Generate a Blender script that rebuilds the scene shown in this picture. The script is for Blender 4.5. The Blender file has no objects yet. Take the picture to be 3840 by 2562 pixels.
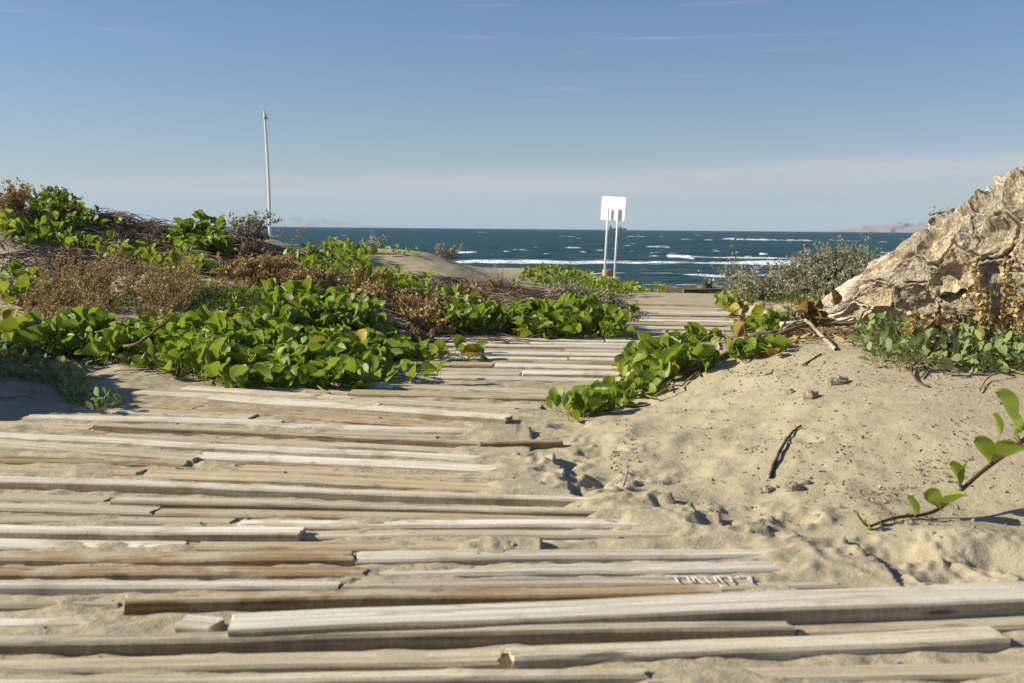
import bpy, math, random
import numpy as np
from mathutils import Vector, Matrix
random.seed(7); rng = np.random.default_rng(7)
sc = bpy.context.scene
COL = sc.collection

# ------------------------------------------------------------------ camera
FPX, WPX, HPX, K = 1100.0, 1024.0, 683.0, 2350/1024.0
EYE = np.array([0.0, 0.0, 0.60])
pit = math.atan2(113.0, FPX); rol = 0.0092
Fv = np.array([0, math.cos(pit), -math.sin(pit)])
U0 = np.array([0, math.sin(pit), math.cos(pit)]); R0 = np.array([1.0, 0, 0])
Rv = math.cos(rol)*R0 + math.sin(rol)*U0
Uv = -math.sin(rol)*R0 + math.cos(rol)*U0
cam = bpy.data.cameras.new('camera'); camo = bpy.data.objects.new('camera', cam); COL.objects.link(camo)
camo.matrix_world = Matrix(((Rv[0], Uv[0], -Fv[0], EYE[0]), (Rv[1], Uv[1], -Fv[1], EYE[1]), (Rv[2], Uv[2], -Fv[2], EYE[2]), (0, 0, 0, 1)))
cam.sensor_width = 36.0; cam.lens = FPX/WPX*36.0; cam.clip_start = 0.05; cam.clip_end = 60000
cam.dof.use_dof = True; cam.dof.focus_distance = 5.5; cam.dof.aperture_fstop = 8.0
sc.camera = camo
sc.view_settings.view_transform = 'Standard'; sc.view_settings.look = 'None'
sc.view_settings.exposure = 0.62; sc.view_settings.gamma = 1.0

# ------------------------------------------------------------------ sun and sky
SUN_EL = math.radians(27); SUN_AZ = math.radians(-1)      # azimuth: straight from the left
sdir = Vector((-math.cos(SUN_AZ)*math.cos(SUN_EL), -math.sin(SUN_AZ)*math.cos(SUN_EL), math.sin(SUN_EL)))
sun = bpy.data.lights.new('sun', 'SUN'); sun.energy = 5.0; sun.angle = math.radians(0.55); sun.color = (1.0, 0.925, 0.74)
suno = bpy.data.objects.new('sun', sun); COL.objects.link(suno)
suno.rotation_euler = sdir.to_track_quat('Z', 'Y').to_euler()

def N(nt, typ, **kw):
    n = nt.nodes.new(typ)
    for k, v in kw.items():
        if k in n.inputs.keys(): n.inputs[k].default_value = v
        else: setattr(n, k, v)
    return n
def ramp(nt, fac, stops, interp='LINEAR'):
    r = nt.nodes.new('ShaderNodeValToRGB'); r.color_ramp.interpolation = interp
    e = r.color_ramp.elements
    while len(e) < len(stops): e.new(0.5)
    for el, (p, c) in zip(e, stops):
        el.position = p; el.color = (c, c, c, 1) if isinstance(c, (int, float)) else (*c, 1)
    nt.links.new(fac, r.inputs[0]); return r.outputs[0]
def math_(nt, op, a, b=None, c=None):
    m = nt.nodes.new('ShaderNodeMath'); m.operation = op
    for i, x in enumerate((a, b, c)):
        if x is None: continue
        if isinstance(x, (int, float)): m.inputs[i].default_value = x
        else: nt.links.new(x, m.inputs[i])
    return m.outputs[0]
def mix(nt, fac, a, b, mode='MIX'):
    m = nt.nodes.new('ShaderNodeMix'); m.data_type = 'RGBA'; m.blend_type = mode
    for i, x in ((0, fac), (6, a), (7, b)):
        if isinstance(x, (int, float)): m.inputs[i].default_value = x
        elif isinstance(x, tuple): m.inputs[i].default_value = (*x, 1)
        else: nt.links.new(x, m.inputs[i])
    return m.outputs[2]
def vmul(nt, vec, s):
    m = nt.nodes.new('ShaderNodeVectorMath'); m.operation = 'MULTIPLY'
    nt.links.new(vec, m.inputs[0]); m.inputs[1].default_value = s; return m.outputs[0]
def vadd(nt, vec, b):
    m = nt.nodes.new('ShaderNodeVectorMath'); m.operation = 'ADD'
    nt.links.new(vec, m.inputs[0]); nt.links.new(b, m.inputs[1]); return m.outputs[0]
def noise(nt, vec, scale, detail=3, rough=0.55, dist=0.0):
    n = N(nt, 'ShaderNodeTexNoise', Scale=scale, Detail=detail, Roughness=rough, Distortion=dist)
    nt.links.new(vec, n.inputs['Vector']); return n.outputs['Fac']

world = bpy.data.worlds.new('World'); sc.world = world; world.use_nodes = True
nt = world.node_tree; nt.nodes.clear()
sky = N(nt, 'ShaderNodeTexSky', sky_type='NISHITA', sun_disc=False, sun_elevation=SUN_EL, altitude=0.0,
        air_density=1.0, dust_density=0.15, ozone_density=3.0)
sky.sun_rotation = math.atan2(sdir.x, sdir.y)
tc = N(nt, 'ShaderNodeTexCoord'); sep = N(nt, 'ShaderNodeSeparateXYZ'); nt.links.new(tc.outputs['Generated'], sep.inputs[0])
bw = N(nt, 'ShaderNodeHueSaturation', Saturation=1.06, Value=1.0); nt.links.new(sky.outputs[0], bw.inputs['Color'])
skyc = mix(nt, 1.0, bw.outputs[0], (0.94, 0.96, 1.12), 'MULTIPLY')
# thin high cirrus: bands a few degrees above the horizon, stretched sideways
cv = vmul(nt, tc.outputs['Generated'], (1.6, 1.6, 34.0))
c1 = noise(nt, cv, 1.5, 5, 0.6, 0.6)
slope = math_(nt, 'ADD', sep.outputs['Z'], math_(nt, 'MULTIPLY', sep.outputs['X'], -0.035))
wob = math_(nt, 'ADD', slope, math_(nt, 'MULTIPLY', math_(nt, 'SUBTRACT', noise(nt, vmul(nt, tc.outputs['Generated'], (5.0, 5.0, 12.0)), 1.0, 4, 0.6), 0.5), 0.016))
band = ramp(nt, wob, [(0.0, 0.1), (0.018, 0.25), (0.032, 0.8), (0.046, 1.0), (0.056, 0.12), (0.09, 0.0)])
cl = math_(nt, 'MULTIPLY', band, ramp(nt, c1, [(0.34, 0.2), (0.62, 1.0)]))
wv = vmul(nt, tc.outputs['Generated'], (3.0, 3.0, 90.0))
wisp = math_(nt, 'MULTIPLY', ramp(nt, noise(nt, wv, 1.3, 6, 0.65, 0.3), [(0.60, 0.0), (0.72, 0.45)]),
             ramp(nt, sep.outputs['Z'], [(0.09, 0.0), (0.12, 0.7), (0.2, 0.7), (0.25, 0.0)]))
clf = math_(nt, 'MULTIPLY', math_(nt, 'MAXIMUM', cl, wisp), 0.85)
skyf = mix(nt, clf, skyc, (7.4, 6.9, 6.9))
bg = N(nt, 'ShaderNodeBackground', Strength=0.057); nt.links.new(skyf, bg.inputs['Color'])
wo = N(nt, 'ShaderNodeOutputWorld'); nt.links.new(bg.outputs[0], wo.inputs['Surface'])

# ------------------------------------------------------------------ helpers
def tag(o, label=None, cat=None, group=None, kind=None):
    if label: o['label'] = label
    if cat: o['category'] = cat
    if group: o['group'] = group
    if kind: o['kind'] = kind
    return o
def empty(name, loc=(0, 0, 0), **kw):
    o = bpy.data.objects.new(name, None); o.empty_display_size = 0.05; COL.objects.link(o); o.location = loc
    return tag(o, **kw)
def mesh_np(name, V, Fq, mat, parent=None, attrs=None, smooth=True):
    V = np.asarray(V, np.float32); Fq = np.asarray(Fq, np.int32)
    me = bpy.data.meshes.new(name); k = Fq.shape[1]
    me.vertices.add(len(V)); me.vertices.foreach_set('co', V.ravel())
    me.loops.add(Fq.size); me.loops.foreach_set('vertex_index', Fq.ravel())
    me.polygons.add(len(Fq)); me.polygons.foreach_set('loop_start', np.arange(0, Fq.size, k, dtype=np.int32))
    try: me.polygons.foreach_set('loop_total', np.full(len(Fq), k, np.int32))
    except Exception: pass
    if smooth: me.polygons.foreach_set('use_smooth', np.ones(len(Fq), bool))
    me.update(calc_edges=True)
    for an, av in (attrs or {}).items():
        a = me.attributes.new(an, 'FLOAT', 'POINT'); a.data.foreach_set('value', np.asarray(av, np.float32))
    me.validate(); me.materials.append(mat)
    o = bpy.data.objects.new(name, me); COL.objects.link(o)
    if parent: o.parent = parent
    return o
def mesh_py(name, V, F, mat, parent=None, smooth=False):
    me = bpy.data.meshes.new(name); me.from_pydata([tuple(map(float, v)) for v in V], [], F)
    if smooth:
        for p in me.polygons: p.use_smooth = True
    me.materials.append(mat); me.update()
    o = bpy.data.objects.new(name, me); COL.objects.link(o)
    if parent: o.parent = parent
    return o

def _h(ix, iy, s):
    n = (ix.astype(np.int64)*374761393 + iy.astype(np.int64)*668265263 + s*1442695041) & 0xffffffff
    n = ((n ^ (n >> 13))*1274126177) & 0xffffffff
    return ((n ^ (n >> 16)) & 0xffff)/65535.0
def pn(x, y, s=0):                                      # gradient noise, about -1..1
    x = np.asarray(x, float); y = np.asarray(y, float)
    ix = np.floor(x); iy = np.floor(y); fx = x-ix; fy = y-iy
    u = fx*fx*fx*(fx*(fx*6-15)+10); v = fy*fy*fy*(fy*(fy*6-15)+10)
    def g(a, b):
        t = _h(ix+a, iy+b, s)*2*np.pi
        return np.cos(t)*(fx-a)+np.sin(t)*(fy-b)
    return 1.5*((g(0, 0)*(1-u)+g(1, 0)*u)*(1-v)+(g(0, 1)*(1-u)+g(1, 1)*u)*v)
def fbm(x, y, s=0, o=3):
    r = 0; a = 1.0
    for i in range(o): r = r+a*pn(x*2**i, y*2**i, s+i*17); a *= .5
    return r
def sst(t): t = np.clip(t, 0, 1); return t*t*(3-2*t)

def ray(u, v):
    px, py = u/K, v/K
    return Rv*((px-512)/FPX) + Uv*(-(py-341.5)/FPX) + Fv
def at_d(u, v, d):                                      # the world point seen at u,v that lies d metres ahead
    r = ray(u, v); return EYE + r*(d/r[1])
def at_z(u, v, z):
    r = ray(u, v); return EYE + r*((z-EYE[2])/r[2])
def proj(P):
    q = np.asarray(P)-EYE; z = q@Fv
    return (512+FPX*(q@Rv)/z)*K, (341.5-FPX*(q@Uv)/z)*K

# ------------------------------------------------------------------ terrain heights
ctl = [(-2.5, 1, .02), (-1.2, 1.5, 0), (0, 1, 0), (1, 1, 0), (2.2, 1, .02), (-1.5, 2.5, 0), (0, 2.5, 0), (0, 3.5, 0), (-1, 3.4, 0), (-.3, 4.5, 0),
       (.3, 4.6, 0), (.6, 5.8, 0), (1.2, 6.2, 0), (1.3, 7.5, 0), (1.4, 9, 0), (1.5, 10.3, -.01), (-2.4, 2.4, .03), (-1.95, 3.2, .03), (-2.35, 3.6, .40), (-2.9, 3.5, .52), (-2.45, 4.15, .38),  # left bank beyond the frame raised to throw shade on the sand
       (-4.5, 4.5, .6), (-4.2, 2.0, .3), (0, -3, 0), (-6, -3, .2), (6, -3, .2), (-10, 5, .8), (-9, 9, .85), (-12, 14, .4), (8, 4, .45), (12, 9, .4), (10, 14, .1),
       (1.25, 5.0, .09), (1.35, 5.7, .02), (1.8, 4.6, .2), (2.6, 4.6, .24), (3.4, 4.2, .28), (3.2, 6, .25), (2.2, 6.2, .09), (4, 8, .3), (.15, 3.85, .0), (.1, 3.0, 0), (.5, 2.4, .0), (1.0, 2.05, .005), (1.5, 1.9, .03), (2.4, 1.8, .1), (3.5, 2.5, .25)]
uvd = [(1500, 950, 3.35), (1600, 880, 3.6), (1800, 1000, 2.75), (1800, 900, 3.2), (1800, 800, 3.7), (2200, 1000, 2.6), (2200, 850, 3.2), (2300, 830, 3.4), (2300, 1200, 2.0), (2000, 1150, 2.3), (1700, 790, 4.0), (1420, 842, 4.1), (1560, 800, 4.0),
       (1800, 645, 9), (1900, 682, 7.5), (1750, 722, 7.3), (1700, 660, 9.6),
       (0, 900, 3.7), (0, 850, 4.2), (300, 865, 4.15), (0, 790, 4.8), (400, 800, 4.9), (800, 852, 4.4), (800, 790, 5.2), (1100, 790, 5.6), (0, 740, 5.3), (400, 720, 5.5), (800, 720, 5.9), (1100, 745, 6.2), (1300, 762, 6.3),
       (0, 650, 6.2), (400, 640, 6.3), (700, 640, 6.8), (1000, 690, 7), (1300, 700, 7.6), (1400, 742, 6.9),
       (0, 570, 7), (200, 570, 7.2), (400, 590, 7.4), (600, 600, 7.8), (800, 620, 8.6), (1000, 650, 9), (1200, 680, 9.5),
       (0, 485, 8.2), (150, 498, 8.2), (350, 525, 8.2), (500, 548, 8.4), (600, 562, 8.6), (750, 582, 9.5),
       (850, 572, 12), (950, 573, 12), (1030, 592, 12.2), (900, 610, 11), (1100, 640, 11), (1110, 620, 13), (1180, 620, 13.5), (1150, 645, 12), (1280, 627, 14), (1380, 650, 14), (1480, 670, 14), (1400, 668, 12), (1550, 684, 11), (1640, 684, 11), (1480, 674, 18), (1600, 678, 16), (1390, 664, 18), (1700, 674, 14.5)]
for u, v, d in uvd:
    p = at_d(u, v, d); ctl.append((p[0], p[1], p[2]))
ctl += [(-4.2, 11, .35), (-4.5, 16, 0), (-2.4, 15, .05), (0, 17, -.3), (3, 17, -.35), (6, 16, -.2), (-8, 20, -.1), (1.5, 13.5, -.25), (2.2, 12, -.12),
        (2.56, 28.7, -.64), (1.9, 28.7, -.72), (3.5, 28.7, -1.05), (4.6, 28.7, -1.35), (5.6, 28.5, -1.45), (8, 28, -1.45), (3.0, 21, -.85), (4.2, 21, -1.0), (1.2, 21, -.75), (6, 21, -.9), (0, 28, -1.25), (-6.9, 30, -.6), (-14, 30, -.6), (16, 28, -.9),
        (-20, 40, -1.5), (0, 40, -1.62), (20, 40, -1.62), (-20, 60, -2.6), (0, 60, -2.6), (20, 60, -2.6), (-40, 0, .6), (40, 0, .6), (0, -20, 0), (-30, 20, 0), (30, 20, 0)]
ctl = np.array(ctl)
def _tps(r2): return np.where(r2 > 1e-12, 0.5*r2*np.log(np.maximum(r2, 1e-12)), 0)
def warp(x, y):                                           # compress far distances so near and far points weigh alike
    r = np.sqrt(x*x+y*y)+1e-6; s = np.where(r > 6, (6+6*np.log(np.maximum(r, 6)/6))/r, 1.0); return x*s, y*s
cx, cy = warp(ctl[:, 0], ctl[:, 1]); n = len(ctl)
A = np.zeros((n+3, n+3)); A[:n, :n] = _tps((cx[:, None]-cx)**2+(cy[:, None]-cy)**2)+np.eye(n)*0.004
A[:n, n] = 1; A[:n, n+1] = cx; A[:n, n+2] = cy; A[n:, :n] = A[:n, n:].T
wts = np.linalg.solve(A, np.concatenate([ctl[:, 2], [0, 0, 0]]))
def tps(x, y):
    wx, wy = warp(x, y); out = np.empty(len(wx))
    for i in range(0, len(wx), 40000):
        a, b = wx[i:i+40000], wy[i:i+40000]
        out[i:i+40000] = _tps((a[:, None]-cx)**2+(b[:, None]-cy)**2)@wts[:n]+wts[n]+wts[n+1]*a+wts[n+2]*b
    return out
LY = [(-5, -2.6), (2.6, -2.2), (3.4, -1.62), (4.2, -1.18), (5.45, -.58), (6.0, -.1), (6.3, .45), (7.5, .85), (9.4, .95), (10.6, 1.0)]
RY = [(-5, 1.9), (1.2, 1.7), (1.75, 1.3), (2.0, .72), (2.3, .35), (2.6, .12), (3.2, .08), (3.8, .15), (4.8, .5), (6.2, 1.15), (8.8, 1.75), (10.6, 1.9)]
def xl(y): return np.interp(y, [a for a, b in LY], [b for a, b in LY])
def xr(y): return np.interp(y, [a for a, b in RY], [b for a, b in RY])
def pathmask(x, y):
    return sst((x-xl(y))/.3+1)*sst((xr(y)-x)/.3+1)*sst((10.9-y)/.5)
PITS = [(1235, 1055, .03, .026), (1290, 1060, .028, .024), (1255, 1085, .025, .015), (1283, 1092, .02, .016), (1352, 1105, .045, .03), (1405, 1095, .05, .022), (1385, 1038, .05, .022),
        (1310, 975, .05, .015), (1145, 975, .04, .012), (1370, 1012, .04, .015), (1555, 1140, .05, .022), (1830, 1170, .035, .022), (1770, 1205, .03, .016), (2050, 1240, .05, .02), (2210, 1290, .05, .02),
        (1640, 1180, .04, .015), (1480, 1090, .05, .018), (1700, 1150, .05, .018), (1920, 1230, .04, .016), (2300, 1260, .06, .02), (1850, 1060, .03, .008), (1500, 1145, .05, .016), (430, 1072, .02, .01),
        (1110, 1258, .03, .01), (1200, 1262, .04, .012), (60, 905, .06, .02), (30, 925, .05, .016), (130, 935, .06, .016), (1300, 1010, .04, .012), (1950, 1310, .06, .014), ]
PITW = []
for u, v, r, dp in PITS:
    p = at_z(u, v, .01 if u < 1500 else .03); PITW.append((p[0], p[1], r*rng.uniform(1.0, 1.5), dp*.68, rng.uniform(-.4, .4)))
# near rows: (front edge u1,v1,u2,v2, back edge v1,v2, top height, kind, label)
ROWS = [
 (-60, 1572, 1488, 1549, 1556, 1536, .012, 'G', None), (1490, 1568, 2420, 1543, 1534, 1510, .004, 'S', None),
 (-60, 1540, 1150, 1518, 1510, 1482, .010, 'S', None), (1172, 1514, 2322, 1466, 1484, 1432, .014, 'G', None),
 (-60, 1477, 1822, 1438, 1454, 1420, .022, 'G', 'grey edgewise board with a dark near side'), (1832, 1453, 2420, 1434, 1423, 1398, .008, 'S', None),
 (528, 1446, 2420, 1374, 1402, 1330, .032, 'W', 'wide bleached white plank lying proud of the others'), (-60, 1437, 218, 1432, 1411, 1412, .006, 'W', None),
 (277, 1380, 1660, 1357, 1360, 1336, .026, 'B', 'brown timber with a dark near side'), (1660, 1357, 1925, 1350, 1336, 1334, .006, 'G', None), (-60, 1389, 270, 1386, 1366, 1367, .006, 'S', None),
 (-60, 1348, 778, 1343, 1330, 1330, .014, 'W', None), (785, 1348, 1735, 1335, 1329, 1316, .010, 'G', 'grey board with white painted strokes on its far end'),
 (-60, 1316, 835, 1315, 1296, 1297, .014, 'B', None), (843, 1318, 1856, 1306, 1300, 1282, .008, 'W', None),
 (-60, 1281, 807, 1282, 1262, 1259, .016, 'B', None), (815, 1286, 1804, 1269, 1262, 1254, .013, 'W', None),
 (-60, 1255, 421, 1254, 1232, 1237, .006, 'W', None), (447, 1254, 1090, 1259, 1237, 1240, .010, 'T', None), (1130, 1248, 1700, 1243, 1237, 1233, .002, 'G', None),
 (-60, 1217, 690, 1224, 1201, 1207, .021, 'W', 'bleached plank with a grey near side'), (690, 1233, 1610, 1228, 1217, 1214, .009, 'S', None),
 (545, 1207, 1490, 1207, 1190, 1192, .010, 'W', None), (-60, 1194, 530, 1200, 1180, 1186, .004, 'S', None),
 (-60, 1167, 345, 1178, 1152, 1160, .010, 'G', None), (352, 1178, 1490, 1200, 1163, 1186, .010, 'T', None),
 (248, 1149, 1425, 1178, 1135, 1168, .018, 'G', None), (-60, 1148, 240, 1150, 1132, 1136, .006, 'S', None),
 (-60, 1100, 1371, 1149, 1088, 1141, .020, 'W', 'long pale board with a dark brown near side'),
 (330, 1092, 1165, 1123, 1073, 1108, .012, 'T', None), (-60, 1076, 310, 1088, 1062, 1074, .006, 'T', None),
 (-60, 1058, 420, 1066, 1042, 1052, .008, 'B', None), (545, 1079, 1130, 1099, 1065, 1086, .004, 'T', None),
 (-60, 1017, 443, 1052, 1004, 1040, .014, 'G', None), (449, 1048, 1162, 1081, 1035, 1067, .013, 'W', None),
 (-60, 999, 1120, 1055, 989, 1046, .010, 'W', None),
 (230, 1000, 1090, 1037, 992, 1029, .008, 'S', None),
 (213, 974, 1100, 1016, 969, 1011, .020, 'G', 'edgewise board with a saw marked dark side standing proud'),
 (-60, 976, 205, 984, 964, 972, .006, 'T', None), (-60, 988, 235, 996, 980, 988, .004, 'B', None),
 (50, 957, 640, 972, 948, 962, .010, 'W', 'bleached short board sunk in sand at its left end'), (569, 976, 1112, 994, 966, 985, .010, 'W', None), (275, 976, 1000, 1006, 970, 999, .007, 'S', None),
 (736, 962, 1090, 984, 952, 973, .012, 'B', 'split brown board with a broken left end'),
 (193, 920, 440, 938, 912, 930, .007, 'B', None), (437, 941, 857, 965, 932, 955, .008, 'B', None), (165, 938, 570, 959, 928, 949, .006, 'G', None),
 (474, 914, 1160, 960, 904, 950, .019, 'W', 'bleached board raised above its neighbours'),
 (300, 900, 860, 932, 892, 923, .006, 'G', None), (412, 891, 800, 916, 884, 908, .007, 'W', None),
 (795, 902, 1268, 915, 892, 904, .016, 'T', 'tan board with a dark nick in its near side'), (690, 912, 1180, 940, 904, 931, .006, 'S', None), (860, 925, 1240, 937, 917, 928, .007, 'G', None),
 (583, 873, 900, 888, 864, 879, .010, 'W', None), (900, 888, 1275, 903, 879, 893, .009, 'G', None), (560, 888, 860, 903, 880, 895, .006, 'T', None)]
PLK = []; BUR = []
for (u1, v1, u2, v2, b1, b2, zt, kd, lab) in ROWS:
    buried = 1080 < u2 < 1930 and v2 > 963 and u2 not in (1150, 1488, 1822, 1735, 1660, 1100)
    z2 = zt
    a = at_z(u1, v1, zt); b = at_z(u2, v2, z2)
    w1 = at_z(u1, b1, zt)[1]-a[1]; w2 = at_z(u2, b2, z2)[1]-b[1]
    if buried:
        b = b+(b-a)*.05
    w1 = min(max(w1, .03), .13)*.94; w2 = min(max(w2, .03), .13)*.94
    PLK.append((a, b, w1, w2, zt, kd, lab)); BUR.append(buried)
DEEP = {(1822, .022), (2420, .032), (1660, .026), (1371, .020), (1425, .018), (1100, .020), (690, .021), (2322, .014), (1160, .019), (2420, .012)}
def sand_fill(x, y, z, nz):
    near = (y < 4.7) & (y > 1.2)
    for (a, b, w1, w2, zt, kd, lab), row, bur in zip(PLK, ROWS, BUR):
        k = near & (x > a[0]-.1) & (x < b[0]+.1) & (y > min(a[1], b[1])-.12) & (y < max(a[1], b[1])+.2)
        if not k.any(): continue
        t_ = (x[k]-a[0])/(b[0]-a[0]); yf = a[1]+(b[1]-a[1])*t_; zp = a[2]+(b[2]-a[2])*t_; dy = yf-y[k]
        if not ((row[2], row[6]) in DEEP or zt < .008):
            e = sst(1-np.abs(dy-.028)/.034)*sst(t_*30)*sst((1-t_)*30); lvl = zp-.0055+(nz[k]-.001)*1.0
            z[k] = z[k]*(1-e)+np.maximum(z[k], lvl)*e
        if bur:
            q = sst((t_-.84+.05*pn(x[k]/.05, y[k]/.03, 66))/.14)*sst((dy+w1+.05)/.04)*sst((.06-dy)/.04)
            z[k] = z[k]*(1-q)+np.maximum(z[k], zp+.005+nz[k]*.5)*q
    return z
def ground(x, y, fine=True):
    x = np.atleast_1d(np.asarray(x, float)); y = np.atleast_1d(np.asarray(y, float))
    z = tps(x, y); m = pathmask(x, y)
    z = np.clip(z, -3, 1.1)
    far = sst((y-9)/6)
    rough = 1-.88*sst((x-.7)/.5)*(1-sst((y-4.2)/.5))
    rough = np.where(y > 11, .5, rough)
    off = fbm(x/.5, y/.5, 3)*.016+fbm(x/.13, y/.13, 5)*.006*rough+pn(x/.045, y/.045, 9)*.0018*rough
    off *= (.45+.55*np.minimum(rough*1.0, 1)); off += fbm(x/1.6, y/1.6, 31, 2)*.03*sst((y-5)/2)
    toe = .9*np.exp(-((x-.35)/.33)**2-((y-2.75)/.4)**2)+.4*np.exp(-((x-1.0)/.5)**2-((y-2.08)/.18)**2)+.6*np.exp(-((x+1.6)/.35)**2-((y-3.3)/.5)**2)
    lump = fbm(x/.24, y/.15, 21, 3)
    off += np.minimum(toe, 1)*(lump*.016 + np.maximum(-pn(x/.12, y/.09, 77)-.45, 0)*-.03)
    pth = pn(x/.4, y/.3, 11)*.0055+pn(x/.11, y/.06, 12)*.0055+pn(x/.045, y/.028, 13)*.0028+pn(x/.02, y/.015, 14)*.0009+.0012
    pth = pth*np.clip(1.1-(y-5)*.08, .5, 1.1) + .004*sst((y-5)/2)
    zz_ = sand_fill(x, y, pth.copy(), pth) if fine else pth
    z = z*(1-m)+(off)*(1-m*.85)+zz_*m*(1-far)
    for a, b, r, dp, s in PITW:
        k = (np.abs(x-a) < r*4) & (np.abs(y-b) < r*4)
        if k.any():
            dx = (x[k]-a); dy = (y[k]-b)
            q = np.sqrt((dx+s*dy)**2+(dy*1.25)**2)/r*(1+.3*pn(x[k]/.03, y[k]/.03, 40))
            z[k] += dp*(-np.exp(-q**2*1.6)+.42*np.exp(-((q-1.35)/.42)**2)*(1+.5*pn(x[k]/.02, y[k]/.02, 41)))
    return z
def gz(x, y): return float(ground([x], [y])[0])
def hit(u, v, dmin=1.2, dmax=16, lift=0.0):               # first terrain point seen at u,v
    r = ray(u, v); ds = np.geomspace(dmin, dmax, 500)
    P = EYE+r[None, :]*(ds/r[1])[:, None]; g = ground(P[:, 0], P[:, 1])+lift
    k = np.nonzero(P[:, 2] < g)[0]
    return P[k[0]] if len(k) else P[-1]

# ------------------------------------------------------------------ materials
def new_mat(name):
    m = bpy.data.materials.new(name); m.use_nodes = True; t = m.node_tree; t.nodes.clear()
    o = N(t, 'ShaderNodeOutputMaterial'); b = N(t, 'ShaderNodeBsdfPrincipled'); t.links.new(b.outputs[0], o.inputs[0])
    return m, t, b, o
def bump(t, b, h, strength, dist):
    n = N(t, 'ShaderNodeBump', Strength=strength, Distance=dist); t.links.new(h, n.inputs['Height']); t.links.new(n.outputs[0], b.inputs['Normal']); return n
def spec(b, v):
    b.inputs['Specular IOR Level'].default_value = v
def mat_sand():
    m, t, b, o = new_mat('sand'); g = N(t, 'ShaderNodeTexCoord').outputs['Object']
    n1 = noise(t, g, 1.3, 4, .6); n2 = noise(t, g, 14, 4, .6); n3 = noise(t, g, 420, 2, .7)
    c = ramp(t, n1, [(.3, (.43, .368, .245)), (.7, (.515, .445, .30))])
    c = mix(t, math_(t, 'MULTIPLY', ramp(t, n2, [(.35, 1.0), (.62, 0.0)]), .30), c, (.30, .25, .18))
    c = mix(t, .85, c, ramp(t, n3, [(.28, (.42, .36, .3)), (.45, (.92, .92, .92)), (.6, (1.0, 1.0, 1.0)), (.78, (1.35, 1.3, 1.22))]), 'MULTIPLY')
    t.links.new(c, b.inputs['Base Color']); b.inputs['Roughness'].default_value = .95; spec(b, .15)
    h = math_(t, 'ADD', math_(t, 'MULTIPLY', noise(t, g, 160, 3, .7), .5), math_(t, 'MULTIPLY', noise(t, g, 38, 4, .65), 1.3))
    bump(t, b, h, .55, .006); return m
SAND = mat_sand()
def mat_wood(name, a, bcol, dark, dust):
    m, t, b, o = new_mat(name); g = N(t, 'ShaderNodeTexCoord').outputs['Object']; oi = N(t, 'ShaderNodeObjectInfo')
    cb = N(t, 'ShaderNodeCombineXYZ'); r = math_(t, 'MULTIPLY', oi.outputs['Random'], 37.0)
    for i in range(3): t.links.new(r, cb.inputs[i])
    g2 = vadd(t, g, cb.outputs[0])
    grain = noise(t, vmul(t, g2, (2.2, 75, 75)), 1, 4, .65, .4); broad = noise(t, vmul(t, g2, (1.6, 14, 14)), 1, 3, .6, .8)
    fine = noise(t, vmul(t, g2, (10, 260, 260)), 1, 2, .6)
    c = mix(t, ramp(t, broad, [(.3, 0.0), (.68, 1.0)]), a, bcol)
    c = mix(t, math_(t, 'MULTIPLY', ramp(t, grain, [(.34, 1.0), (.54, 0.0)]), .8), c, dark)
    c = mix(t, math_(t, 'MULTIPLY', ramp(t, fine, [(.3, .6), (.5, 0.0)]), .5), c, dark)
    hs = N(t, 'ShaderNodeHueSaturation'); t.links.new(c, hs.inputs['Color'])
    t.links.new(math_(t, 'ADD', .82, math_(t, 'MULTIPLY', oi.outputs['Random'], .32)), hs.inputs['Value'])
    ck = noise(t, vmul(t, g2, (1.3, 26, 26)), 1, 2, .5, .3)
    hs_in = mix(t, ramp(t, ck, [(.485, 0.0), (.497, .75), (.503, .75), (.515, 0.0)]), hs.outputs[0], dark)
    knot = N(t, 'ShaderNodeTexVoronoi', Scale=1.0); t.links.new(vmul(t, g2, (2.6, 16, 16)), knot.inputs['Vector'])
    c = mix(t, ramp(t, knot.outputs['Distance'], [(.035, .8), (.09, 0.0)]), hs_in, (.09, .055, .03))
    wg = noise(t, g2, 7, 5, .65); lo = .535-dust
    c = mix(t, ramp(t, wg, [(lo, 0.0), (lo+.10, .92)]), c, (.52, .445, .31))
    c = mix(t, .9, c, ramp(t, noise(t, g2, 330, 2, .7), [(.3, (.68, .64, .58)), (.5, (1.0, 1.0, 1.0)), (.75, (1.15, 1.13, 1.1))]), 'MULTIPLY')
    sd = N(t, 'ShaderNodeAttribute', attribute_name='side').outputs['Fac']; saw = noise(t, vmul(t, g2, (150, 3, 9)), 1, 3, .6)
    sc2 = mix(t, 1.0, c, ramp(t, saw, [(.3, (.50, .44, .35)), (.68, (.66, .60, .50))]), 'MULTIPLY'); c = mix(t, sd, c, sc2)  # side faces darkened in the colour for their shade, saw marks included
    t.links.new(c, b.inputs['Base Color']); b.inputs['Roughness'].default_value = .85; spec(b, .2)
    bump(t, b, math_(t, 'ADD', grain, math_(t, 'MULTIPLY', fine, .6)), .7, .003); return m
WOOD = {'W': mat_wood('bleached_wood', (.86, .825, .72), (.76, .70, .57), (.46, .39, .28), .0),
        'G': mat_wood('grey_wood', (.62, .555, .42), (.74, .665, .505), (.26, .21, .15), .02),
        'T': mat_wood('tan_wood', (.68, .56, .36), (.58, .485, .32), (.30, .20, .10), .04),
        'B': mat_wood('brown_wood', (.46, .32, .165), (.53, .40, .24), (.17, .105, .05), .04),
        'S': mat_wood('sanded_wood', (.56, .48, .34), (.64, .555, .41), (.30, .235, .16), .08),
        'D': mat_wood('dark_wood', (.14, .125, .11), (.19, .165, .14), (.06, .05, .04), -.04)}
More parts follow.
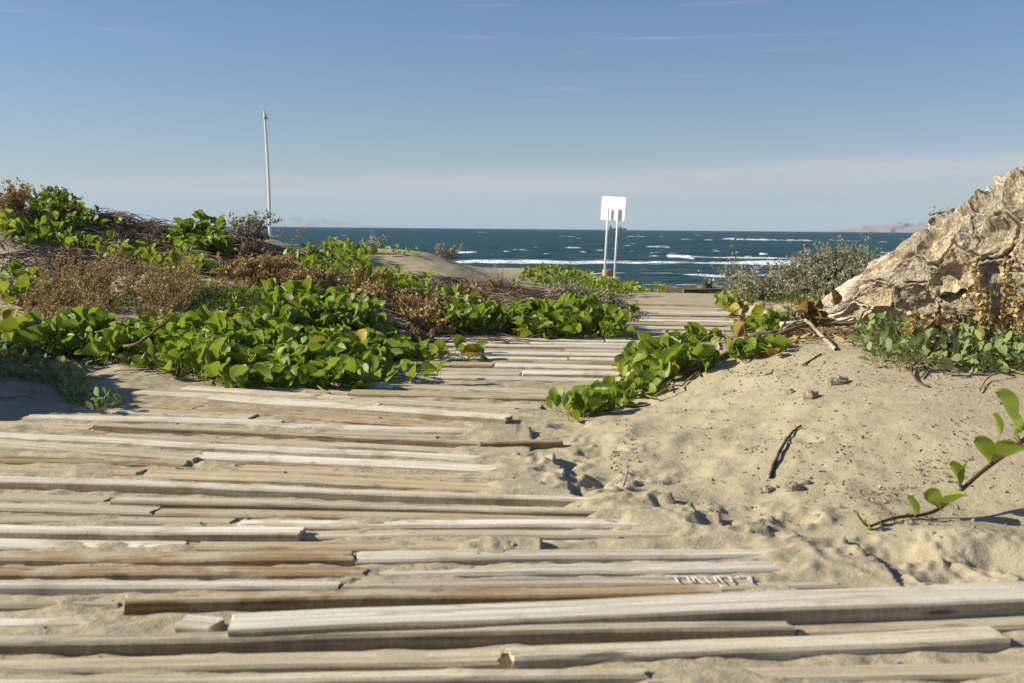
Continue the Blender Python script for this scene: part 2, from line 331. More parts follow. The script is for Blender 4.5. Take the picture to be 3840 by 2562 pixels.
def mat_leaf(name, stops, trans, rough=.42, vein=True, tr=.3, sp=.45):
    m, t, b, o = new_mat(name); at = N(t, 'ShaderNodeAttribute', attribute_name='tint'); rb = N(t, 'ShaderNodeAttribute', attribute_name='rib')
    g = N(t, 'ShaderNodeTexCoord').outputs['Object']
    c = ramp(t, at.outputs['Fac'], stops)
    c = mix(t, math_(t, 'MULTIPLY', noise(t, g, 60, 3, .6), .35), c, (.03, .045, .01))
    if vein: c = mix(t, ramp(t, rb.outputs['Fac'], [(.03, .55), (.1, 0.0)]), c, (.26, .33, .09))
    t.links.new(c, b.inputs['Base Color']); b.inputs['Roughness'].default_value = rough; spec(b, sp)
    tb = N(t, 'ShaderNodeBsdfTranslucent'); t.links.new(mix(t, .55, c, trans), tb.inputs['Color'])
    ms = N(t, 'ShaderNodeMixShader', Fac=tr); t.links.new(b.outputs[0], ms.inputs[1]); t.links.new(tb.outputs[0], ms.inputs[2]); t.links.new(ms.outputs[0], o.inputs[0])
    return m
LEAF = mat_leaf('vine_leaf', [(0, (.09, .15, .018)), (.5, (.225, .30, .03)), (.955, (.38, .44, .10)), (.965, (.45, .33, .03)), (.985, (.55, .27, .03)), (1, (.24, .09, .02))], (.42, .56, .03), .48, True, .34, .3)
VERB = mat_leaf('verbena_leaf', [(0, (.19, .24, .09)), (.6, (.31, .37, .15)), (.97, (.42, .48, .20)), (1, (.5, .4, .08))], (.3, .42, .08), .6, False, .25, .25)
HERB = mat_leaf('herb_leaf', [(0, (.08, .14, .03)), (.6, (.16, .24, .045)), (.93, (.26, .33, .06)), (1, (.55, .42, .06))], (.4, .5, .05), .6, False, .3, .2)
SILV = mat_leaf('silver_leaf', [(0, (.26, .26, .17)), (.6, (.42, .41, .28)), (1, (.56, .53, .40))], (.3, .3, .12), .8, False, .2, .1)
DRY = mat_leaf('dry_seed', [(0, (.28, .18, .065)), (.5, (.60, .43, .18)), (1, (.82, .65, .36))], (.4, .22, .06), .85, False, .2, .1)
def mat_simple(name, a, b2, scale, rough=.85, bs=.3, bd=.002, sp=.2, dist=0.0):
    m, t, b, o = new_mat(name); g = N(t, 'ShaderNodeTexCoord').outputs['Object']
    n = noise(t, g, scale, 4, .6, dist); t.links.new(ramp(t, n, [(.3, a), (.7, b2)]), b.inputs['Base Color'])
    b.inputs['Roughness'].default_value = rough; spec(b, sp); bump(t, b, n, bs, bd); return m
STEM = mat_simple('green_stem', (.16, .17, .04), (.33, .30, .08), 18, .6)
RSTEM = mat_simple('reddish_stem', (.10, .045, .03), (.20, .115, .055), 14, .5)
TWIG = mat_simple('dry_twig', (.045, .03, .02), (.22, .165, .11), 9)
PALETWIG = mat_simple('pale_stick', (.30, .25, .2), (.5, .44, .37), 20)
DARKSTICK = mat_simple('dark_stick', (.035, .025, .018), (.10, .075, .055), 40)
ROOT = mat_simple('brown_root', (.13, .08, .045), (.30, .21, .13), 25)
CLOD = mat_simple('sand_clod', (.26, .21, .15), (.40, .33, .24), 30, .95, .8, .006)
LITTER = mat_simple('leaf_litter', (.16, .11, .06), (.50, .37, .22), 14)
WHITE = mat_simple('white_paint', (.78, .78, .76), (.82, .82, .80), 6, .5, .02, .001)
PVC = mat_simple('white_pipe', (.74, .74, .70), (.80, .80, .77), 8, .4, .02, .001)
FLOWER = mat_simple('purple_petal', (.25, .02, .28), (.35, .05, .4), 60, .6)
PAINT = mat_simple('white_paint_stroke', (.70, .68, .62), (.85, .84, .8), 80, .6)
TAPE = mat_simple('yellow_rope', (.35, .26, .03), (.45, .36, .06), 60)

# ------------------------------------------------------------------ ground sheet
def grid_faces(nr, nc):
    i = np.arange(nr-1)[:, None]*nc+np.arange(nc-1)[None, :]
    return np.stack([i, i+1, i+nc+1, i+nc], -1).reshape(-1, 4)
ys = [-40, -25, -15, -9, -5, -3, -1.5, -.5, 0, .3, .6, .8, 1.0, 1.1]
y = 1.18
while y < 11.5: ys.append(y); y *= 1.0029
while y < 75: ys.append(y); y *= 1.012
ys = np.array(ys); w = .56*np.maximum(ys, 1.2)+.35
tt = np.linspace(-1, 1, 640); outer = np.geomspace(.12, 70, 22)
X = np.concatenate([-(w[:, None]+outer[::-1][None, :]), tt[None, :]*w[:, None], w[:, None]+outer[None, :]], 1)
Y = np.repeat(ys[:, None], X.shape[1], 1)
Z = ground(X.ravel(), Y.ravel())
g = mesh_np('ground', np.stack([X.ravel(), Y.ravel(), Z], 1), grid_faces(*X.shape), SAND)
tag(g, 'pale fine sand of the dunes and the path with footprints and humps', 'sand', kind='structure')

# ------------------------------------------------------------------ boardwalk
walk = empty('boardwalk', (0, 3, 0), label='weathered plank boardwalk half buried in sand winding between the dunes to the sea', cat='boardwalk')
def plank(name, fl, fr, wl, wr, kind, parent=None, thick=.036, bow=0.0, label=None, sd_=1.0):
    """fl, fr: the two ends of the near top edge; wl, wr: board width there"""
    fl = np.array(fl, float); fr = np.array(fr, float); L = np.linalg.norm((fr-fl)[:2]); ang = math.atan2(fr[1]-fl[1], fr[0]-fl[0])
    ns = max(6, int(L/.03)); s = np.linspace(0, 1, ns+1); sd = random.random()*100
    wd = wl+(wr-wl)*s
    yf = bow*4*s*(1-s)+pn(s*L/.22+sd, 0*s, 1)*.0035+pn(s*L/.05+sd, 0*s+3, 1)*.0014
    yb = wd+bow*4*s*(1-s)+pn(s*L/.22+sd, 0*s+9, 1)*.0035
    zz = fl[2]+(fr[2]-fl[2])*s+pn(s*L/.5+sd, 0*s+5, 1)*.0035+pn(s*L/.09+sd, 0*s+7, 1)*.0007
    chip = np.maximum(pn(s*L/.13+sd, 0*s+11, 1)-.45, 0)*.02
    r = .0045
    prof = [(0, -thick), (0, -thick*.5), (0, -r), (r, 0), (.3, .0006), (.5, -.0006), (.72, .0006), (-r, 0), (0, -r), (0, -thick)]
    V = []; side = []
    for i in range(ns+1):
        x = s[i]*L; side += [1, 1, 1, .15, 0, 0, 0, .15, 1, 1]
        for j, (a, zc) in enumerate(prof):
            if j < 3: yy = yf[i]+(chip[i] if j == 2 else 0)
            elif j == 3: yy = yf[i]+r+chip[i]
            elif j < 7: yy = yf[i]+a*(yb[i]-yf[i])
            elif j == 7: yy = yb[i]-r
            else: yy = yb[i]
            xx = x
            if i == 0: xx += random.uniform(-.004, .006)
            if i == ns: xx += random.uniform(-.006, .004)
            V.append((xx, yy, zz[i]+zc-(chip[i]*.5 if j in (2,) else 0)))
    m = len(prof); Fc = []
    for i in range(ns):
        for j in range(m):
            k = (j+1) % m; Fc.append((i*m+j, i*m+k, (i+1)*m+k, (i+1)*m+j))
    Fc.append(tuple(range(m))[::-1]); Fc.append(tuple(ns*m+j for j in range(m)))
    V = [(a, b, c-fl[2]) for a, b, c in V]
    Fc = [f[::-1] for f in Fc]
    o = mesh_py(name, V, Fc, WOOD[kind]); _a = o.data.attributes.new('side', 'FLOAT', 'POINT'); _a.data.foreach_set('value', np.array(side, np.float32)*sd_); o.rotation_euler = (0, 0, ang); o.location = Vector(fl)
    for p in o.data.polygons: p.use_smooth = len(p.vertices) == 4
    try:
        o.data.set_sharp_from_angle(angle=math.radians(22))
    except Exception: pass
    if parent: o.parent = parent; o.location = Vector(fl)-parent.location
    if label: o['label'] = label
    return o
PL = 0
for (a, b, w1, w2, zt, kd, lab) in PLK:
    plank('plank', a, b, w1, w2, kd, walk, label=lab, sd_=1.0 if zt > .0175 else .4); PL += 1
# the bent right-hand end of the edgewise board
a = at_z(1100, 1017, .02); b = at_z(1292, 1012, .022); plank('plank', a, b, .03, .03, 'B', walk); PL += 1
# middle and far rows follow the bend of the path
y = 4.36; k = 0
while y < 10.4 and PL < 99:
    wd = random.uniform(.078, .098)*(1.0 if y < 5.8 else 1.5); a0 = xl(y)-.12; b0 = xr(y)+.1
    if y < 5.4: a0 -= .05
    sl = np.interp(y, [4.3, 6, 8, 10.3], [-.075, -.06, -.02, .0])
    kd = random.choices('WGTBS', [2.2, 2.2, 3.2, 1.2, 2.2] if y < 6.4 else [3, 3, 1.5, .4, 3])[0]
    dz = .004 if y > 5 else 0
    zt = random.choice([.006, .008, .010, .012, .018])+dz
    xs = [(a0+random.uniform(-.12, .12), b0+random.uniform(-.1, .12))]
    if random.random() < .3 and b0-a0 > 1.2:
        mm = random.uniform(a0+.4, b0-.4); xs = [(xs[0][0], mm), (mm+.012, xs[0][1])]
    for i, (p, q) in enumerate(xs):
        if PL >= 99: break
        z2 = zt if i == 0 else random.choice([.006, .012, .016])+dz
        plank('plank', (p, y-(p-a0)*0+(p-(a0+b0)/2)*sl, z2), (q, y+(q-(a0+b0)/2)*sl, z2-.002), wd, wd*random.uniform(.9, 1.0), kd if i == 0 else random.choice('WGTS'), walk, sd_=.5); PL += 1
    y += wd*(1.0+.03*random.random())+.014+(.05 if (random.random() < .12) else 0)+max(0, y-7)*.012
    k += 1
# painted strokes on the grey board
def cvt(c): return at_z(1493.3+c[0]*.1198, 1291.3+c[1]*.1198+1, .0135)
strokes = [[(280, 235), (520, 235)], [(460, 250), (530, 360)], [(550, 235), (690, 235)], [(690, 240), (770, 365)], [(780, 230), (830, 340)], [(810, 230), (1030, 370)], [(920, 240), (1040, 245)],
           [(1010, 250), (1160, 365)], [(1210, 240), (1260, 330)], [(1210, 235), (1400, 235)], [(1280, 240), (1390, 360)], [(1480, 235), (1560, 315), (1530, 350)], [(1650, 225), (1690, 260)],
           [(1720, 230), (1900, 240), (1930, 355)], [(1860, 250), (1900, 340)]]
V = []; Fc = []
for st in strokes:
    for c0, c1 in zip(st[:-1], st[1:]):
        a = cvt(c0); b = cvt(c1); d = (b-a)[:2]; L = np.hypot(*d)+1e-6; nx, ny = -d[1]/L*.0019, d[0]/L*.0019
        i = len(V)
        for z in (.0006, .0009):
            V += [(a[0]+nx, a[1]+ny, a[2]+z-.002), (a[0]-nx, a[1]-ny, a[2]+z-.002), (b[0]-nx, b[1]-ny, b[2]+z-.002), (b[0]+nx, b[1]+ny, b[2]+z-.002)]
        Fc += [(i+4, i+5, i+6, i+7), (i, i+1, i+5, i+4), (i+1, i+2, i+6, i+5), (i+2, i+3, i+7, i+6), (i+3, i, i+4, i+7)]
o = mesh_py('painted_lettering', V, Fc, PAINT)
bpy.context.view_layer.update(); pk = [c for c in walk.children if str(c.get('label', '')).startswith('grey board with white painted')][0]
o.parent = pk; o.matrix_parent_inverse = pk.matrix_world.inverted()
# loose bits of board
def loose(name, u1, v1, u2, v2, zt, wd, kd, label, z2=None, thick=.03):
    a = at_z(u1, v1, zt); b = at_z(u2, v2, zt if z2 is None else z2)
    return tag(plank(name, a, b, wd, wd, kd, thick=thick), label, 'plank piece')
loose('board_offcut', 400, 1436, 483, 1443, .016, .05, 'W', 'short broken white board end in the sand left of the wide white plank')
def tilted(name, P, Q, wd, kd, label, thick=.04, cat='plank piece'):
    P = Vector(P); Q = Vector(Q); d = Q-P
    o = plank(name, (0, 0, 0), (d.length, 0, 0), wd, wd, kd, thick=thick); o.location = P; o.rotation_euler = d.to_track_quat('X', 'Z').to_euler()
    return tag(o, label, cat)
def on(u, v, d, dz=0):
    p = at_d(u, v, d); return (p[0], p[1], p[2]+dz)
tilted('board', on(1778, 716, 7.4), on(1832, 706, 7.9), .10, 'G', 'tilted grey board sticking out of the sand beyond the dead leaves')
tilted('board', on(1800, 742, 5.6), on(1862, 738, 5.6), .10, 'W', 'pale short board behind the twigs at the crest of the sand hump', .05)
tilted('board', on(1740, 752, 6.4, .0), on(1815, 748, 6.5), .09, 'G', 'dark board lying under the leaves right of the boardwalk')

# ------------------------------------------------------------------ tubes and leaves
def tubes(paths, radii, sides=5, taper=.5):
    V = []; Fc = []; off = 0
    for P, r in zip(paths, radii):
        P = np.asarray(P, float); m = len(P); T = np.gradient(P, axis=0); T /= np.linalg.norm(T, axis=1)[:, None]+1e-9
        up = np.array([0, 0, 1.0]) if abs(T[0, 2]) < .9 else np.array([1.0, 0, 0])
        A_ = np.cross(T, up); A_ /= np.linalg.norm(A_, axis=1)[:, None]+1e-9; B_ = np.cross(T, A_)
        rr = r*np.linspace(1, taper, m) if np.isscalar(r) else np.asarray(r)
        th = np.arange(sides)*2*np.pi/sides
        ring = P[:, None, :]+rr[:, None, None]*(np.cos(th)[None, :, None]*A_[:, None, :]+np.sin(th)[None, :, None]*B_[:, None, :])
        V.append(ring.reshape(-1, 3))
        i = np.arange(m-1)[:, None]*sides+np.arange(sides)[None, :]; j = np.arange(m-1)[:, None]*sides+(np.arange(sides)[None, :]+1) % sides
        Fc.append(np.stack([i, i+sides, j+sides, j], -1).reshape(-1, 4)+off); off += m*sides
    return np.concatenate(V), np.concatenate(Fc)
def tube_obj(name, paths, radii, mat, parent=None, sides=5, taper=.5):
    if not len(paths): return None
    V, Fc = tubes(paths, radii, sides, taper)
    if parent is not None: V = V-np.array(parent.location)
    return mesh_np(name, V, Fc, mat, parent)
def leaf_template(fold, droop, nx=5, ny=7, width=.82, notch=True, tipw=.25):
    ts = np.linspace(0, 1, ny); ts = ts**.9*(1-.0)+.0; hw = np.interp(ts, [0, .08, .2, .35, .5, .65, .8, .9, .96, 1], [.09, .26, .35, .41, .435, .43, .38, .29, .20, .09 if notch else .03])*width/.82
    V = []; rib = []
    for i, tv in enumerate(ts):
        for sx in np.linspace(-1, 1, nx):
            x = sx*hw[i]; ya = tv-(.07*(1-abs(sx)) if (notch and i == ny-1) else 0)-(.04*abs(sx) if i == 0 else 0)
            z = fold*abs(x)**1.25*1.3-droop*(tv**2)*.5+.02*math.sin(tv*9+sx*4)
            V.append((x, ya, z)); rib.append(abs(x))
    i = np.arange(ny-1)[:, None]*nx+np.arange(nx-1)[None, :]
    return np.array(V), np.stack([i, i+1, i+nx+1, i+nx], -1).reshape(-1, 4), np.array(rib)
TPL_BIG = [leaf_template(f, d, 5, 9) for f, d in ((.25, .2), (.6, .3), (1.0, .5), (.45, .8), (1.4, .3))]
TPL_SML = [leaf_template(f, d, 3, 4) for f, d in ((.2, .1), (.6, .3), (.9, .4))]
TPL_VRB = [leaf_template(f, d, 3, 5, .62, False) for f, d in ((.15, .1), (.35, .3), (-.1, .2))]
TPL_DOT = [(np.array([(-.4, 0, 0), (.4, 0, .1), (.35, .9, .25), (-.35, 1, 0)]), np.array([[0, 1, 2, 3]]), np.array([.5]*4))]
TPL_CRUMB = [(np.array([(-.2, 0, 0), (.25, .1, .15), (.15, .9, .25), (-.1, 1, 0)])*q_, np.array([[0, 1, 2, 3]]), np.array([.5]*4)) for q_ in (np.array([1, 1, 1]), np.array([.6, 1.5, 1]), np.array([2.2, .8, 2]))]
def leaves_mesh(P, az, pt, rl, size, tint, tpls):
    n_ = len(P); which = rng.integers(0, len(tpls), n_); Vs = []; Fs = []; Ti = []; Ri = []; off = 0
    y_ = np.stack([np.cos(az)*np.cos(pt), np.sin(az)*np.cos(pt), np.sin(pt)], 1)
    x_ = np.stack([np.sin(az), -np.cos(az), 0*az], 1); z_ = np.cross(x_, y_)
    xr_ = x_*np.cos(rl)[:, None]+z_*np.sin(rl)[:, None]; zr_ = np.cross(xr_, y_)
    for ti, (tv, tf, tr_) in enumerate(tpls):
        k = np.nonzero(which == ti)[0]
        if not len(k): continue
        W = P[k][:, None, :]+size[k][:, None, None]*(tv[None, :, 0:1]*xr_[k][:, None, :]+tv[None, :, 1:2]*y_[k][:, None, :]+tv[None, :, 2:3]*zr_[k][:, None, :])
        Vs.append(W.reshape(-1, 3)); Fs.append((tf[None]+(np.arange(len(k))*len(tv))[:, None, None]).reshape(-1, 4)+off); off += len(k)*len(tv)
        Ti.append(np.repeat(tint[k], len(tv))); Ri.append(np.tile(tr_, len(k)))
    return np.concatenate(Vs), np.concatenate(Fs), np.concatenate(Ti), np.concatenate(Ri)
def inpoly(u, v, poly):
    c = np.zeros(len(u), bool); j = len(poly)-1
    for i in range(len(poly)):
        xi, yi = poly[i]; xj, yj = poly[j]
        k = ((yi > v) != (yj > v)) & (u < (xj-xi)*(v-yi)/(yj-yi+1e-9)+xi); c ^= k; j = i
    return c
def scatter(poly, dmin, dmax, nmax, lift=0.0, ext=0, clump=0, cs=.25, keep=0.0):
    """random terrain points whose place, seen from the path, falls inside the outline"""
    us = [p[0] for p in poly]; dmin *= .94; dmax *= 1.07
    x0 = min((min(us)/K-512)/FPX*dmin, (min(us)/K-512)/FPX*dmax); x1 = max((max(us)/K-512)/FPX*dmin, (max(us)/K-512)/FPX*dmax)
    out = np.zeros((0, 3)); tries = 0
    while len(out) < nmax and tries < 90:
        m_ = max(2000, nmax*2); x = rng.uniform(x0-.1, x1+.1, m_); y = rng.uniform(dmin, dmax, m_)
        if clump:
            q = pn(x/cs, y/cs, clump); k = q > keep; x = x[k]; y = y[k]
        if len(x):
            z = ground(x, y); P = np.stack([x, y, z], 1)
            u, v = proj(P+np.array([0, 0, lift])); k = inpoly(u, v, poly)
            out = np.concatenate([out, P[k]])
        tries += 1
    return out[:nmax]
def vine(name, label, cat, group, spec_, height, size, mat=None, tpl=None, stems=True, tlo=0., thi=1., up=.0, parent_at=None, pitch=(.2, 1.45), hn=.35, runners=6, leafname='foliage', smat=None):
    """spec_: list of (poly, dmin, dmax, count)"""
    mat = mat or LEAF; tpl = tpl or TPL_BIG
    G = np.concatenate([scatter(*s_[:4], lift=height*.5+size*.35) for s_ in spec_]) if not isinstance(spec_, np.ndarray) else spec_
    c = G.mean(0); root = empty(name, (c[0], c[1], gz(c[0], c[1])), label=label, cat=cat, group=group)
    m_ = len(G); hh = height*(.35+.65*np.clip(.5+pn(G[:, 0]/hn, G[:, 1]/hn, 51), 0, 1)); frac = rng.uniform(.02, 1, m_)**.9
    P = G+np.stack([rng.normal(0, .02, m_), rng.normal(0, .02, m_), hh*frac], 1)
    az = rng.uniform(0, 2*np.pi, m_); pt = rng.uniform(*pitch, m_)*(.6+.4*frac); rl = rng.normal(0, .8, m_)
    sz = size*.76*rng.uniform(.6, 1.2, m_); sz = np.where(rng.random(m_) < .15, sz*.55, sz)
    ti = tlo+(thi-tlo)*np.clip(rng.beta(2.2, 2.2, m_)*.93, 0, .95); ti = np.where(rng.random(m_) < .012, rng.uniform(.965, 1, m_), ti)
    loc = np.array(root.location)
    V_, F_, T_, R_ = leaves_mesh(P-loc, az, pt, rl, sz, ti, tpl)
    mesh_np(leafname, V_, F_, mat, root, {'tint': T_, 'rib': R_})
    if stems:
        paths = []; rad = []
        for i in range(m_):
            g0 = G[i]-np.array([0, 0, .01]); b_ = P[i]; mid = (g0+b_)/2+np.array([rng.normal(0, .015), rng.normal(0, .015), .01])
            paths.append([g0, mid, b_]); rad.append(size*.022)
        tube_obj('stems', paths, rad, smat or STEM, root, 3, .7)
        paths = []; rad = []
        for i in range(runners):
            a = G[rng.integers(0, m_)][:2]; hd = rng.uniform(0, 2*np.pi); pp = []
            for s_ in range(7):
                pp.append((a[0], a[1])); hd += rng.normal(0, .35); a = a+np.array([math.cos(hd), math.sin(hd)])*.05
            pp = np.array(pp); zz = ground(pp[:, 0], pp[:, 1])+.006+np.abs(rng.normal(0, .008, len(pp)))
            paths.append(np.column_stack([pp, zz])); rad.append(.0035)
        if runners: tube_obj('runner_stems', paths, rad, STEM if smat is None else smat, root, 5, .7)
    return root
GV = 'beach morning glory vines on the dunes'
vine('beach_vine', 'big bed of glossy green vine leaves before the brown weeds on the left bank', 'vine plant', GV, [
    ([(380, 732), (560, 716), (630, 690), (680, 658), (740, 675), (840, 705), (880, 735), (905, 785), (865, 835), (790, 856), (560, 850), (430, 825), (330, 800), (300, 740)], 4.25, 6.1, 1950),
    ([(540, 690), (640, 665), (720, 650), (790, 660), (870, 695), (900, 735), (640, 740), (520, 715)], 5.2, 6.4, 170)], .115, .084, runners=20)
vine('beach_vine', 'row of large dark green leaves at the left edge behind the grey green verbena', 'vine plant', GV, [
    ([(0, 715), (120, 722), (250, 735), (380, 708), (380, 780), (250, 790), (120, 775), (0, 765)], 4.5, 5.6, 460)], .13, .092, runners=10)
vine('beach_vine', 'trailing vine leaves lying on the boards at the right end of the big bed', 'vine plant', GV, [
    ([(790, 825), (930, 825), (1000, 835), (1005, 848), (900, 850), (800, 860)], 4.2, 4.7, 26), ([(890, 770), (1000, 785), (1020, 795), (1000, 803), (890, 803)], 5.0, 5.8, 40),
    ([(1055, 785), (1100, 785), (1100, 805), (1055, 805)], 5.2, 5.9, 16)], .07, .08, runners=4)
vine('beach_vine', 'leafy clump in the middle beside the boards with its lowest leaves in shade', 'vine plant', GV, [
    ([(1180, 700), (1240, 688), (1320, 690), (1400, 715), (1465, 745), (1470, 778), (1380, 765), (1300, 780), (1250, 772), (1200, 745)], 6.2, 7.8, 560)], .17, .088, runners=8)
vine('beach_vine', 'bright green clump between the brown litter and the middle clump', 'vine plant', GV, [
    ([(1000, 700), (1080, 690), (1110, 705), (1125, 740), (1080, 755), (1010, 748)], 6.3, 7.8, 150), ([(1120, 705), (1190, 700), (1190, 735), (1120, 735)], 6.4, 7.6, 60)], .15, .085)
vine('beach_vine', 'long belt of vine leaves running down the ridge toward the middle', 'vine plant', GV, [
    ([(590, 585), (700, 575), (800, 600), (900, 625), (1060, 655), (1080, 690), (1000, 695), (900, 668), (800, 650), (700, 615)], 7.2, 9.6, 330)], .12, .085, runners=10)
vine('beach_vine', 'tall upright clump of large leaves against the sea left of the white pole', 'vine plant', GV, [
    ([(385, 525), (440, 510), (500, 520), (540, 555), (520, 590), (430, 580), (390, 560)], 7.9, 8.7, 330)], .27, .092, pitch=(.3, 1.3))
vine('beach_vine', 'vine leaves on the top of the highest dune at far left', 'vine plant', GV, [
    ([(0, 485), (60, 470), (130, 455), (190, 475), (200, 505), (100, 520), (0, 530)], 7.6, 8.5, 290)], .13, .085)
vine('beach_vine', 'thin trailing line of leaves crossing the sandy slope on the left dune', 'vine plant', GV, [
    ([(0, 515), (150, 520), (250, 540), (330, 565), (420, 600), (380, 605), (240, 570), (120, 545), (0, 545)], 6.8, 7.9, 190), ([(400, 560), (480, 590), (560, 640), (540, 650), (440, 610)], 6.8, 7.9, 60), ([(190, 480), (260, 495), (260, 512), (190, 500)], 7.8, 8.4, 16)], .10, .08, runners=5)
vine('beach_vine', 'small bunch of round leaves at the left edge below the bare sand patch', 'vine plant', GV, [
    ([(0, 610), (60, 600), (120, 625), (110, 655), (0, 665)], 5.9, 6.8, 75)], .12, .085, runners=2)
vine('beach_vine', 'leaves on the crest of the bare grey dune right of the pole', 'vine plant', GV, [
    ([(690, 565), (780, 555), (850, 560), (860, 580), (780, 600), (700, 590)], 9.0, 12.2, 260), ([(860, 560), (960, 565), (950, 572), (860, 572)], 11, 12.5, 24)], .12, .085)
vine('beach_vine', 'green vines covering the small mound in front of the sign', 'vine plant', GV, [
    ([(1200, 615), (1260, 605), (1320, 622), (1380, 645), (1340, 668), (1250, 655), (1190, 640)], 12.5, 14.8, 420)], .14, .085)
vine('beach_vine', 'leaves spreading below the sign posts toward the far boards', 'vine plant', GV, [
    ([(1340, 645), (1420, 648), (1490, 665), (1500, 690), (1420, 690), (1340, 675)], 10.3, 13.8, 360), ([(1490, 652), (1530, 655), (1530, 668), (1490, 668)], 12, 14, 30)], .12, .085)
vine('beach_vine', 'low leaves reaching over the far boards from the left', 'vine plant', GV, [
    ([(1430, 700), (1480, 705), (1560, 725), (1480, 728), (1430, 720)], 8.4, 9.6, 90)], .05, .07, runners=2)
vine('beach_vine', 'bright leaves climbing along the sand hump at the right edge of the boards', 'vine plant', GV, [
    ([(1270, 915), (1340, 885), (1420, 860), (1450, 800), (1500, 785), (1560, 770), (1600, 762), (1650, 790), (1640, 805), (1560, 835), (1470, 875), (1400, 915), (1320, 932)], 3.6, 5.0, 800)], .065, .072, runners=10)
vine('beach_vine', 'vines at the far right of the boards in front of the sea', 'vine plant', GV, [
    ([(1650, 672), (1700, 665), (1760, 650), (1790, 665), (1780, 690), (1660, 690)], 8.6, 10.8, 190)], .13, .085)
vine('beach_vine', 'flat patch of leaves with yellow ones behind the dead brown leaves', 'vine plant', GV, [
    ([(1680, 735), (1730, 720), (1800, 715), (1825, 735), (1780, 748), (1700, 750)], 6.6, 7.7, 150)], .10, .08, runners=3)
vine('beach_vine', 'few big leaves among the twigs on top of the sand hump', 'vine plant', GV, [
    ([(1670, 790), (1740, 765), (1800, 780), (1900, 770), (1950, 760), (1950, 785), (1850, 785), (1700, 800)], 3.9, 4.5, 34)], .05, .085, runners=2)
GH = 'small leaved herbs among the dune weeds'
vine('herb_patch', 'yellow green small leaved herbs between the brown weeds and the vine bed', 'herb', GH, [
    ([(380, 640), (480, 640), (620, 655), (600, 690), (500, 700), (380, 690)], 5.9, 6.9, 1500), ([(200, 650), (380, 640), (380, 700), (250, 710)], 5.8, 6.6, 260)], .07, .026, HERB, TPL_VRB, runners=0)
vine('herb_patch', 'low pale green herbs on the sand below the silver shrub', 'herb', GH, [
    ([(1700, 675), (1850, 665), (1960, 690), (1900, 705), (1780, 690)], 7.4, 9.4, 900)], .05, .03, HERB, TPL_VRB, runners=0)
GSV = 'grey green sand verbena plants'
vine('sand_verbena', 'grey green verbena mat with thick oval leaves in front of the palm trunk', 'verbena plant', GSV, [
    ([(1960, 750), (2060, 735), (2200, 735), (2350, 715), (2430, 720), (2430, 830), (2250, 822), (2100, 812), (2010, 808), (1985, 780)], 3.35, 4.25, 1500)], .085, .046, VERB, TPL_VRB, pitch=(.3, 1.4), runners=8)
vine('sand_verbena', 'grey green verbena trailing over the shaded sand at the lower left', 'verbena plant', GSV, [
    ([(-80, 760), (60, 775), (150, 810), (200, 850), (150, 880), (60, 850), (-80, 850)], 3.8, 4.8, 760), ([(130, 860), (190, 870), (265, 905), (230, 915), (160, 895)], 3.55, 3.9, 130)], .075, .042, VERB, TPL_VRB, pitch=(.3, 1.4), runners=6)
vine('sand_verbena', 'few verbena sprigs among dark twigs left of the vine bed', 'verbena plant', GSV, [
    ([(110, 770), (250, 790), (420, 800), (480, 830), (300, 825), (120, 800)], 4.1, 4.8, 220)], .05, .036, VERB, TPL_VRB, runners=3)

G_ = np.column_stack([rng.uniform(-3.0, -2.05, 700), rng.uniform(3.2, 4.35, 700)]); G_ = np.column_stack([G_, ground(G_[:, 0], G_[:, 1])])  # unseen vines outside the frame, added to cast shade on the lower left sand
vine('beach_vine', 'unseen vine bed added on the steep bank outside the left edge for shade', 'vine plant', GV, G_, .10, .095, runners=4)
# sprig with paired leaves reaching over the sand at lower right
runner = empty('vine_runner', tuple(at_z(2200, 1130, .09)), label='single vine runner with paired green leaves arching over the bare sand at right', cat='vine runner')
rp = [(2400, 985, 2.35, .05), (2350, 1010, 2.36, .045), (2310, 1040, 2.33, .035), (2250, 1085, 2.28, .03), (2200, 1130, 2.24, .03), (2140, 1175, 2.2, .03), (2060, 1217, 2.16, .03), (2020, 1226, 2.14, .025), (1992, 1222, 2.13, .03), (1975, 1190, 2.13, .05), (1962, 1172, 2.13, .06)]
RPt = []
for u, v, d, dz in rp:
    p = at_d(u, v, d); p[2] = max(p[2], gz(p[0], p[1])+.008); RPt.append(p)
RPt = np.array(RPt)
def smooth(P, n_=6):
    P = np.asarray(P, float); out = []
    for i in range(len(P)-1):
        p0 = P[max(i-1, 0)]; p1 = P[i]; p2 = P[i+1]; p3 = P[min(i+2, len(P)-1)]
        for s_ in np.arange(n_)/n_:
            out.append(.5*((2*p1)+(-p0+p2)*s_+(2*p0-5*p1+4*p2-p3)*s_**2+(-p0+3*p1-3*p2+p3)*s_**3))
    out.append(P[-1]); return np.array(out)
SP = smooth(RPt); tube_obj('runner_stem', [SP], [np.linspace(.0062, .0018, len(SP))], RSTEM, runner, 8)
